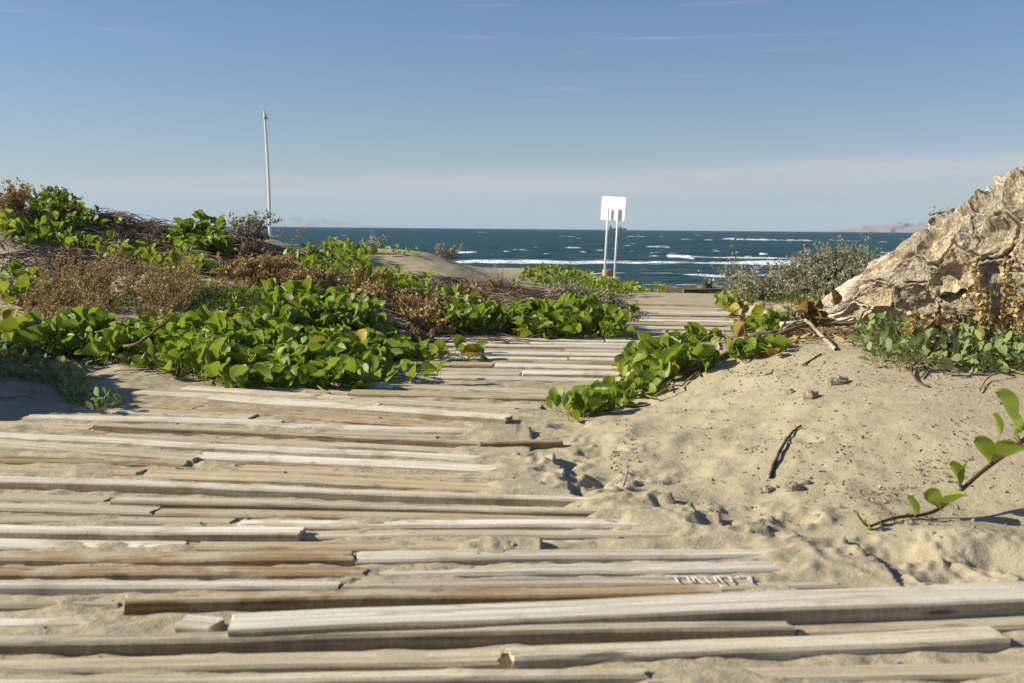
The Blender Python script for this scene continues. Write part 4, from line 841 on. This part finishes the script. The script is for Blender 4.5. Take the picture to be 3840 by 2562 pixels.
# ------------------------------------------------------------------ palm trunk
def mat_trunk():
    m, t, b, o = new_mat('palm_bark'); g_ = N(t, 'ShaderNodeTexCoord').outputs['Object']
    at = lambda n_: N(t, 'ShaderNodeAttribute', attribute_name=n_).outputs['Fac']
    n1 = noise(t, g_, 7, 5, .6); n2 = noise(t, g_, 45, 4, .65); n3 = noise(t, g_, 160, 3, .7)
    c = ramp(t, math_(t, 'ADD', math_(t, 'MULTIPLY', at('cell'), .7), math_(t, 'MULTIPLY', n1, .4)), [(.18, (.38, .34, .28)), (.36, (.58, .45, .27)), (.52, (.56, .47, .34)), (.66, (.43, .40, .34)), (.8, (.62, .51, .34)), (.92, (.54, .50, .43))])
    c = mix(t, math_(t, 'MULTIPLY', ramp(t, n2, [(.38, 1.0), (.56, 0.0)]), .65), c, (.15, .115, .08))
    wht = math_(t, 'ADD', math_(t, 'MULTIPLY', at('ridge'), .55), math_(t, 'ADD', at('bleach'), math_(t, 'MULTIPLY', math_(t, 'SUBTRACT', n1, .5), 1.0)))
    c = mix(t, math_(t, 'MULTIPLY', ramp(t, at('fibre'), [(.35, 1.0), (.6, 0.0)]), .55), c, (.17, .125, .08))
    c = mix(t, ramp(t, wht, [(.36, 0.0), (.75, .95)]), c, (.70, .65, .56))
    c = mix(t, .6, c, ramp(t, n3, [(.3, (.6, .58, .55)), (.6, (1.05, 1.05, 1.05))]), 'MULTIPLY')
    t.links.new(c, b.inputs['Base Color']); b.inputs['Roughness'].default_value = .9; spec(b, .15)
    fib = noise(t, vmul(t, g_, (60, 60, 220)), 1, 3, .6)
    bump(t, b, math_(t, 'ADD', math_(t, 'MULTIPLY', n3, .7), math_(t, 'ADD', n2, fib)), .8, .006); return m
def build_trunk():
    st = [(1872, 722, 4.62, .004), (1886, 718, 4.6, .028), (1905, 712, 4.55, .05), (1950, 698, 4.45, .078), (2000, 681, 4.35, .105), (2065, 662, 4.25, .135), (2130, 642, 4.15, .168), (2240, 610, 4.02, .215), (2350, 574, 3.9, .262), (2480, 515, 3.78, .30), (2700, 400, 3.6, .32), (3000, 250, 3.45, .30), (3200, 150, 3.4, .26)]
    C_ = np.array([at_d(u, v, d) for u, v, d, r in st]); R_ = np.array([r*.88 for *_, r in st])
    S_ = np.concatenate([[0], np.cumsum(np.linalg.norm(np.diff(C_, axis=0), axis=1))])
    ns, nth = 760, 460; s = np.concatenate([np.linspace(0, 1.25, 620), np.linspace(1.25, S_[-1], 141)[1:]]); ns = len(s)
    C = np.stack([np.interp(s, S_, C_[:, k_]) for k_ in range(3)], 1)
    ker = np.ones(25)/25
    for k_ in range(3):
        e = np.pad(C[:, k_], 12, mode='edge'); C[:, k_] = np.convolve(e, ker, 'valid')
    r = np.interp(s, S_, R_); T = np.gradient(C, axis=0); T /= np.linalg.norm(T, axis=1)[:, None]
    A_ = np.cross(T, np.array([0, 0, 1.0])); A_ /= np.linalg.norm(A_, axis=1)[:, None]; B_ = np.cross(A_, T)
    th = np.linspace(0, 2*np.pi, nth, endpoint=False)
    SS, TH = np.meshgrid(s, th, indexing='ij')
    # overlapping old leaf bases: jittered cells in (length, angle)
    nc = 8; a = SS/.17+.35*pn(SS/.2, TH*1.3, 61)+.06*fbm(SS/.045, TH*4.5, 63, 3); b = TH/(2*np.pi)*nc+.3*pn(SS/.25+9, TH*1.1, 62)+.06*fbm(SS/.045+5, TH*4.5, 64, 3)
    ia = np.floor(a); ib = np.floor(b); F1 = np.full(a.shape, 9.); F2 = F1.copy(); CR = F1*0; LX = F1*0; LY_ = F1*0
    for da in (-1, 0, 1):
        for db in (-1, 0, 1):
            ja = ia+da; jb = ib+db; jm = np.mod(jb, nc); ox = .2+.6*_h(ja, jm, 5); oy = .2+.6*_h(ja, jm, 6)
            oy = np.where(np.mod(ja, 2) > .5, oy*.6+.0, oy*.6+.4)
            dx = a-(ja+ox); dy = b-(jb+oy); dd = np.sqrt(dx*dx+dy*dy*1.1); h_ = _h(ja, jm, 7)
            nn = dd < F1; F2 = np.where(nn, F1, np.minimum(F2, dd)); CR = np.where(nn, h_, CR); LX = np.where(nn, dx, LX); LY_ = np.where(nn, dy, LY_); F1 = np.where(nn, dd, F1)
    E = F2-F1; lip = np.exp(-((E-.10)/.07)**2); crack = np.exp(-(E/.035)**2)
    warpn = fbm(SS/.05, TH*5, 71, 3)
    rough_ = np.clip(.5+.9*fbm(SS/.12, TH*2.2, 85, 2)+.5*(CR < .35), 0, 1)
    lipn = np.clip(.7+1.0*pn(SS/.07, TH*4, 87), 0, 1.4)*(CR > .3)
    plate = sst(E/.2); dish = np.where(CR > .4, -1.0, .5)*sst(E/.6)*.030
    h = .02*plate+dish+.019*lip*lipn+.05*(-LX)*(.2+.8*CR)*plate+.02*LY_*(CR-.5)
    h -= .012*crack*(.8+.6*warpn)
    h += .003*warpn*rough_+.0016*fbm(SS/.018, TH*16, 73, 3)*rough_+.014*fbm(SS/.2, TH*1.6, 75, 2)
    st1 = pn(SS/.03+TH*.8, TH*3, 90); frag = sst((st1-.25)/.1)*rough_; h += .005*frag-.007*sst((pn(SS/.035, TH*7, 83)-.6)/.12)*rough_
    a2 = SS/.06+.3*warpn; b2 = TH*r[:, None]/.05+.3*fbm(SS/.07, TH*3, 95, 2); i2 = np.floor(a2); j2 = np.floor(b2); G1 = np.full(a2.shape, 9.); G2 = G1.copy(); C2 = G1*0; X2 = G1*0
    for da in (-1, 0, 1):
        for db in (-1, 0, 1):
            ja = i2+da; jb = j2+db; dx = a2-(ja+.15+.7*_h(ja, jb, 15)); dy = b2-(jb+.15+.7*_h(ja, jb, 16)); dd = np.sqrt(dx*dx+dy*dy); nn = dd < G1
            G2 = np.where(nn, G1, np.minimum(G2, dd)); C2 = np.where(nn, _h(ja, jb, 17), C2); X2 = np.where(nn, dx*(C2-.2)+dy*(_h(ja, jb, 18)-.5), X2); G1 = np.where(nn, dd, G1)
    E2 = G2-G1; m2 = np.clip(.25+rough_*.9, 0, 1)*(1-.6*(CR > .6)); h += m2*(.006*sst(E2/.12)*(.3+.7*C2)-.016*X2-.004*np.exp(-(E2/.03)**2))
    ang_ = np.arctan2(LY_, LX); fib = pn(ang_*9+CR*40, F1*3, 80)*.0022*sst(F1/.2)+pn(SS/.006, TH*8, 81)*.0010; h += fib
    lip = lip*lipn
    sc_ = np.clip(r/.2, .15, 1.0)[:, None]; rr = r[:, None]+h*sc_*1.15
    V = C[:, None, :]+rr[..., None]*(np.cos(TH)[..., None]*A_[:, None, :]+np.sin(TH)[..., None]*B_[:, None, :])
    loc = C[ns//2]; V = V.reshape(-1, 3)-loc
    i = np.arange(ns-1)[:, None]*nth+np.arange(nth)[None, :]; j = np.arange(ns-1)[:, None]*nth+(np.arange(nth)[None, :]+1) % nth
    Fq = np.stack([i, j, j+nth, i+nth], -1).reshape(-1, 4)
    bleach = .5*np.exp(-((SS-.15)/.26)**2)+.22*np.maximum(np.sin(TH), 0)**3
    o = mesh_np('palm_trunk', V, Fq, mat_trunk(), None, {'cell': CR.ravel(), 'ridge': (lip*(.6+.8*warpn)+.3*frag).ravel(), 'bleach': bleach.ravel(), 'fibre': (.5+.5*pn(ang_*14+CR*40, F1*4, 91)).ravel()}); o.location = loc
    tag(o, 'fallen bleached palm trunk with curling leaf base scars rising out of the dune at right', 'palm trunk'); return o
build_trunk()

# ------------------------------------------------------------------ sign, pole, stump, beams
def pipe(P, Q, r, mat, name, parent, sides=16):
    P = np.array(P, float); Q = np.array(Q, float); pts = [P+(Q-P)*k_ for k_ in (0, .001, .5, .999, 1)]
    V_, F_ = tubes([pts], [np.array([r*.3, r, r, r, r*.3])], sides); V_ = V_-np.array(parent.location)
    return mesh_np(name, V_, F_, mat, parent)
sb = at_d(1401, 637, 28.7); sign = empty('sign', tuple(sb), label='blank white sign board seen from behind on two leaning white posts', cat='sign')
rt = math.radians(-36); ex = np.array([math.cos(rt), math.sin(rt), 0]); ey = np.array([-math.sin(rt), math.cos(rt), 0])   # board faces a little to the left of the camera
for (ub, vb, ut, vt) in ((1386, 640, 1396, 477), (1409, 641, 1419, 479)):
    dd = 28.64-(ut-1405)*.0062; a = at_d(ub, vb+14, dd); b = at_d(ut, vt, dd); pipe(a, b, .026, PVC, 'post', sign)
cB = at_d(1405.5, 478.5, 28.66); hw, hh, th_ = .36, .305, .008
lean_ = np.array([.055, 0, 1.0]); lean_ /= np.linalg.norm(lean_); exb = ex-lean_*np.dot(ex, lean_)+np.array([0, 0, -.012]); cB = cB+ey*.045
ring = []
for (sx, sz) in ((1, 1), (-1, 1), (-1, -1), (1, -1)):
    for k_ in range(6):
        a_ = {(1, 1): 0, (-1, 1): 90, (-1, -1): 180, (1, -1): 270}[(sx, sz)]+k_*18; ring.append((sx*(hw-.03)+.03*math.cos(math.radians(a_)), sz*(hh-.03)+.03*math.sin(math.radians(a_))))
V = [cB+exb*x_+lean_*z_+ey*s_*th_ for s_ in (-1, 1) for x_, z_ in ring]; m_ = len(ring)
mesh_py('board', [v_-np.array(sb) for v_ in V], [tuple(range(m_)), tuple(range(2*m_-1, m_-1, -1))]+[(k_, m_+k_, m_+(k_+1) % m_, (k_+1) % m_) for k_ in range(m_)], WHITE, sign)
for u_ in (1383, 1411):
    c = at_d(u_, 639, 28.6); V_ = [(c[0]+math.cos(a_)*.12*(1+.2*math.sin(a_*3)), c[1]+math.sin(a_)*.12, c[2]+z_) for z_ in (-.06, .035) for a_ in np.linspace(0, 6.283, 13)[:-1]]
    mesh_py('footing', [np.array(v_)-np.array(sb) for v_ in V_], [tuple(range(12, 24))]+[(k_, (k_+1) % 12, 12+(k_+1) % 12, 12+k_) for k_ in range(12)], WHITE, sign)
c = at_d(1395, 640, 28.9); Vs = []; m_ = 20
for z_, rr_ in ((-.15, .155), (.0, .15), (.15, .145), (.245, .143), (.25, .135)):
    for k_ in range(m_):
        a_ = 2*math.pi*k_/m_; q = rr_*(1+.06*math.sin(5*a_)+.04*math.sin(9*a_+1)); Vs.append((q*math.cos(a_), q*math.sin(a_), z_))
Fc = [(i*m_+k_, i*m_+(k_+1) % m_, (i+1)*m_+(k_+1) % m_, (i+1)*m_+k_) for i in range(4) for k_ in range(m_)]+[tuple(4*m_+k_ for k_ in range(m_))]
STUMP = mat_simple('stump_wood', (.28, .15, .06), (.48, .32, .16), 14)
o = mesh_py('wood_stump', Vs, Fc, STUMP, smooth=True); o.location = c; tag(o, 'short sawn brown stump between the feet of the sign posts', 'stump')
pb = at_d(620, 560, 30.0); pt_ = at_d(607, 255, 29.6); pole = empty('pole', tuple(pb), label='tall thin white pole leaning left behind the left dune', cat='pole')
PP = smooth([pb-np.array([-.03, 0, .3]), pb, (pb*.6+pt_*.4)+np.array([.03, 0, 0]), (pb*.25+pt_*.75)+np.array([.02, 0, 0]), pt_], 8)
V_, F_ = tubes([PP-np.array(pb)], [np.linspace(.04, .034, len(PP))], 14); mesh_np('pipe', V_, F_, PVC, pole)
tq = at_d(608, 264, 29.6)-np.array(pb); mesh_np('rope_wrap', *tubes([[tq+np.array([0, 0, .12]), tq+np.array([.01, 0, .11]), tq, tq-np.array([-.01, 0, .1]), tq-np.array([-.01, 0, .12])]], [np.array([.02, .05, .056, .05, .03])], 10), TAPE, pole)
mesh_np('rope_tail', *tubes([[tq+np.array([.03, -.03, .0]), tq+np.array([.07, -.03, -.08]), tq+np.array([.09, -.03, -.15])]], [.018], 6), TAPE, pole)
# timbers at the end of the path
def beam(P, Q, w_, h_, kd, label): return tilted('timber', P, Q, w_, kd, label, h_, 'timber')
beam(on(1522, 667, 13.0), on(1618, 652, 12.6, .02), .14, .12, 'D', 'dark beam lying slanted on top of the pile where the path ends')
beam(on(1570, 664, 11.9), on(1658, 663, 11.9), .14, .13, 'D', 'dark beam lying level under the slanted one')
beam(on(1512, 655, 13.3), on(1568, 663, 13.0), .12, .10, 'D', 'short grey beam at the left of the timber pile')
beam(on(1656, 664, 12.6), on(1742, 669, 12.4), .16, .10, 'D', 'dark plank at the right of the timber pile')
V = [on(1695, 670, 12.5), on(1712, 670, 12.5), on(1710, 655, 12.5), on(1695, 670, 12.7), on(1712, 670, 12.7), on(1710, 655, 12.7)]
o = mesh_py('wood_splinter', V, [(0, 1, 2), (5, 4, 3), (0, 3, 4, 1), (1, 4, 5, 2), (2, 5, 3, 0)], WOOD['T']); tag(o, 'small pale wooden wedge sticking up on the timber pile', 'wood piece')

# ------------------------------------------------------------------ sea
SEA = -1.62
ys = [36.0]
while ys[-1] < 5400: ys.append(ys[-1]*(1.0045 if ys[-1] < 140 else 1.008 if ys[-1] < 600 else 1.02))
ys = np.array(ys); w = .55*ys+6; tt = np.linspace(-1, 1, 620); outer = np.geomspace(3, 3000, 16)
X = np.concatenate([-(w[:, None]+outer[::-1]*(ys[:, None]/400+.5)), tt[None, :]*w[:, None], w[:, None]+outer*(ys[:, None]/400+.5)], 1); Y = np.repeat(ys[:, None], X.shape[1], 1)
x = X.ravel(); y = Y.ravel()
def fade(lam): return np.clip(1-(y/260)/lam**.8, 0, 1) if lam < 30 else 1
z = .15*fbm(x/9, y/4.5, 101, 2)*fade(4)+.07*fbm(x/2.6, y/1.6, 103, 2)*fade(1.6)+.28*pn(x/45, y/16, 105)*np.clip((y-60)/60, 0, 1)
foam = np.zeros(len(x))
# breaking waves: (distance, x range centre, half length, crest height, foam width in depth, strength)
def lineu(v): return None
def dist_of(u, v):
    r = ray(u, v); return -2.22/r[2]*r[1], -2.22/r[2]*r[0]
def breaker(u1, u2, v1, v2, hgt, wf, st, sd, thin=1.0):
    d1, x1 = dist_of(u1, v1); d2, x2 = dist_of(u2, v2)
    t_ = (x-x1)/(x2-x1); yc = d1+(d2-d1)*t_+pn(x/7, 0*x, sd)*.02*d1*.6+pn(x/1.8, 0*x, sd+1)*.004*d1
    env = sst(t_*6+.5)*sst((1-t_)*6+.5)*(.62+.55*np.clip(pn(x/(d1*.06), 0*x, sd+2)+.5, 0, 1)); dy = y-yc
    zz = hgt*.6*env*np.exp(-np.where(dy > 0, dy/2.4, dy/.8)**2)
    f = st*env*(np.exp(-(dy/(wf*.35))**2)*1.2+.55*np.where(dy < 0, np.exp(dy/wf), 0)); return zz, f
for a in [(1040, 2140, 602, 609, .30, 2.6, 1.15, 201), (1040, 1560, 601, 608, .0, 3.0, .42, 301), (1560, 2200, 594, 600, .26, 2.4, 1.0, 203), (1655, 1875, 549.5, 553, .45, 5, .95, 205), (1430, 1485, 543.5, 544.5, .4, 5, .9, 207), (1530, 1592, 594.5, 597, .25, 2.2, .8, 209), (1340, 1900, 598, 605, .05, 1.6, .5, 211),
          (1050, 1090, 582, 583, .3, 3.0, .9, 213), (1740, 1762, 583, 584, .3, 3, .8, 215), (2020, 2060, 578, 579, .35, 4, .9, 217), (1300, 1335, 567, 568, .2, 3, .7, 219), (1700, 2140, 603, 608, .2, 2, .75, 221), (1300, 2200, 630, 635, .06, 1.2, .80, 223), (1050, 1450, 628, 631, .05, 1.0, .72, 224), (1600, 1760, 663, 664, .08, .35, .85, 225), (1300, 1700, 652, 655, .03, .7, .6, 227), (1250, 1420, 640, 642, .04, .7, .45, 229),
          (1480, 1540, 567, 568, .15, 4, .55, 231), (1900, 1990, 553, 554, .2, 6, .5, 233), (1700, 2080, 610, 614, .04, 1.6, .48, 235), (860, 900, 601, 602, .2, 2, .7, 237), (1820, 1850, 565, 566, .25, 4, .7, 239), (1400, 1700, 618, 622, .03, 1.2, .40, 241), (1100, 1400, 612, 615, .03, 1.4, .42, 243)]:
    zz, f = breaker(*a); z = z+zz; foam = np.maximum(foam, f)
# random small whitecaps
for i in range(330):
    d = math.exp(random.uniform(math.log(85), math.log(2600))); xc = random.uniform(-.5, .55)*d; L = random.uniform(.25, 1.0)*(d/140)**.7; wq = .42*(d/100)**1.3
    k_ = (np.abs(x-xc) < L*2.5) & (np.abs(y-d) < wq*5)
    if k_.any():
        e = np.exp(-((x[k_]-xc)/L)**2-((y[k_]-d)/wq)**2); z[k_] += .12*e; foam[k_] = np.maximum(foam[k_], e*random.uniform(.8, 1.4))
foam = foam*np.clip(1+.0*x, 0, 1)
def mat_sea():
    m, t, b, o = new_mat('sea_water'); g_ = N(t, 'ShaderNodeTexCoord').outputs['Object']; at = N(t, 'ShaderNodeAttribute', attribute_name='foam').outputs['Fac']
    sp_ = N(t, 'ShaderNodeSeparateXYZ'); t.links.new(g_, sp_.inputs[0])
    n0 = noise(t, vmul(t, g_, (.02, .05, .0)), 1, 4, .6)
    deep = math_(t, 'DIVIDE', sp_.outputs['Y'], 1500.0)
    c = ramp(t, deep, [(.0, (.055, .085, .085)), (.045, (.020, .075, .064)), (.15, (.006, .062, .050)), (.6, (.005, .042, .046)), (1.0, (.006, .028, .048))])
    c = mix(t, math_(t, 'MULTIPLY', ramp(t, n0, [(.35, 1.0), (.65, 0.0)]), .5), c, (.006, .034, .04))
    fn = noise(t, vmul(t, g_, (1.1, 2.2, 1.0)), 1, 6, .75); fq = noise(t, vmul(t, g_, (5, 9, 1.0)), 1, 3, .7)
    ff = math_(t, 'ADD', at, math_(t, 'MULTIPLY', math_(t, 'SUBTRACT', math_(t, 'ADD', math_(t, 'MULTIPLY', fn, .7), math_(t, 'MULTIPLY', fq, .3)), .5), 1.5))
    ff = math_(t, 'MULTIPLY', ramp(t, ff, [(.46, 0.0), (.80, 1.0)]), ramp(t, at, [(.05, 0.0), (.25, 1.0)]))
    t.links.new(mix(t, ff, c, (.88, .90, .90)), b.inputs['Base Color']); t.links.new(math_(t, 'ADD', .28, math_(t, 'MULTIPLY', ff, .5)), b.inputs['Roughness'])
    b.inputs['IOR'].default_value = 1.33; t.links.new(math_(t, 'MULTIPLY', math_(t, 'SUBTRACT', 1.0, ff), .12), b.inputs['Specular IOR Level'])
    h = math_(t, 'ADD', math_(t, 'MULTIPLY', noise(t, vmul(t, g_, (.35, .8, 1)), 1, 5, .62), 1.0), math_(t, 'MULTIPLY', noise(t, vmul(t, g_, (2.0, 4.2, 1)), 1, 4, .6), .25))
    bump(t, b, h, 1.0, .9); return m
o = mesh_np('sea', np.stack([x, y, z+SEA], 1), grid_faces(*X.shape), mat_sea(), None, {'foam': foam}); tag(o, 'dark teal sea with white surf lines', 'sea', kind='structure')
far_sea = mesh_py('sea_horizon', [(-9000, 5380, SEA-.05), (9000, 5380, SEA-.05), (9000, 5600, SEA-.05), (-9000, 5600, SEA-.05)], [(0, 1, 2, 3)], o.data.materials[0]); tag(far_sea, kind='structure')

# ------------------------------------------------------------------ distant land, ship, birds
LAND = mat_simple('island_rock', (.30, .20, .17), (.42, .30, .25), .004, .95, .5, 30)
def island(name, label, prof, d, depth, sd, dmat):
    us = np.linspace(prof[0][0], prof[-1][0], 200); hs = np.interp(us, [p_[0] for p_ in prof], [p_[1] for p_ in prof]); rows = []
    for k_, f_ in enumerate(np.linspace(0, 1, 14)):
        xs_ = (us/K-512)/FPX*(d+f_*depth); sh = math.sin(min(f_*1.3, 1)*math.pi/2)**.7
        zz_ = hs*(d/1100.0)*sh*(1+.18*fbm(us/25, us*0+f_*4, sd, 3)*(1 if f_ > .05 else 0)); rows.append(np.stack([xs_, np.full(200, d+f_*depth)+200*pn(us/30, us*0+f_*3, sd+5), SEA-4+zz_], 1))
    o = mesh_np(name, np.concatenate(rows), grid_faces(14, 200), dmat); return tag(o, label, None, kind='structure')
island('island_hills', 'hazy pink brown island on the horizon at right', [(1885, 0), (1905, 1.5), (1940, 3.2), (1962, 4.6), (1973, 7.3), (1985, 6.4), (2010, 7), (2035, 9.5), (2050, 11.8), (2065, 10.6), (2085, 9.2), (2130, 12), (2180, 13.6), (2240, 15), (2330, 16.5), (2480, 15), (2700, 8), (2900, 0)], 13500, 2500, 400, LAND)
island('far_mountains', 'very faint mountains on the horizon left of the middle', [(440, 0), (500, 1.5), (560, 3.5), (610, 6), (640, 8.5), (660, 10), (680, 9.6), (700, 7.5), (740, 8), (780, 5.5), (830, 3), (900, 1), (960, 0)], 30000, 3000, 410, LAND)
SHIP = mat_simple('ship_hull', (.05, .05, .08), (.08, .07, .1), .05)
sp = at_d(1418, 525.6, 5200); sp[2] = SEA; ship = empty('cargo_ship', tuple(sp), label='tiny dark cargo ship on the horizon beside the right sign post', cat='ship')
def hull(L, B, H): 
    pr = [(-.5, .35), (-.46, .5), (.38, .5), (.47, .25), (.5, .02)]; V = []
    for z_, q in ((-1, .8), (H, 1.0)):
        V += [(a*L*(1 if z_ > 0 else .95), b*B*q, z_) for a, b in pr]+[(a*L*(1 if z_ > 0 else .95), -b*B*q, z_) for a, b in pr[::-1]]
    m_ = 10; return V, [tuple(range(m_, 2*m_))]+[(k_, (k_+1) % m_, m_+(k_+1) % m_, m_+k_) for k_ in range(m_)]
mesh_py('hull', *hull(84, 13, 8), SHIP, ship)
def boxv(x0, x1, y0, y1, z0, z1): return [(x0, y0, z0), (x1, y0, z0), (x1, y1, z0), (x0, y1, z0), (x0, y0, z1), (x1, y0, z1), (x1, y1, z1), (x0, y1, z1)], [(0, 3, 2, 1), (4, 5, 6, 7), (0, 1, 5, 4), (1, 2, 6, 5), (2, 3, 7, 6), (3, 0, 4, 7)]
mesh_py('bridge', *boxv(-39, -30, -5, 5, 8, 18), SHIP, ship); mesh_py('deckhouse', *boxv(8, 16, -5, 5, 8, 17), SHIP, ship); mesh_py('mast', *boxv(-36, -35, -.5, .5, 18, 25), PVC, ship)
def bird(u, v, label, d=300.0):
    p = at_d(u, v, d); s_ = .55
    V = [(-1.0, 0, .18), (-.45, -.12, .3), (0, -.22, .05), (.45, -.12, .3), (1.0, 0, .18), (.45, .12, .27), (0, .2, .02), (-.45, .12, .27), (0, -.5, 0), (0, .45, 0), (0, 0, -.12), (.08, 0, .03), (-.08, 0, .03)]
    Fc = [(0, 1, 7), (1, 2, 6, 7), (2, 3, 5, 6), (3, 4, 5), (8, 11, 10), (8, 10, 12), (9, 10, 11), (9, 12, 10), (8, 12, 11), (9, 11, 12)]
    o = mesh_py('bird', [(a*s_*1.6, b*s_*1.6, c_*s_*1.6) for a, b, c_ in V], Fc, SHIP); o.location = p; o.rotation_euler = (0, random.uniform(-.3, .3), random.uniform(-.8, .8)); tag(o, label, 'bird', 'distant birds over the sea')
bird(2188, 387, 'leftmost tiny dark bird in the sky above the trunk'); bird(2237, 413, 'middle tiny dark bird, lowest of the three over the trunk'); bird(2330, 392, 'rightmost tiny dark bird close to the frame edge')

# ------------------------------------------------------------------ haze
hm = bpy.data.materials.new('haze'); hm.use_nodes = True; t = hm.node_tree; t.nodes.clear()
ho = N(t, 'ShaderNodeOutputMaterial'); hv = N(t, 'ShaderNodeVolumePrincipled', Density=4.4e-5); hv.inputs['Color'].default_value = (.62, .82, 1.0, 1); hv.inputs['Anisotropy'].default_value = .0
t.links.new(hv.outputs[0], ho.inputs['Volume'])
o = mesh_py('haze', *boxv(-26000, 26000, -300, 34500, -9, 560), hm); tag(o, kind='stuff')
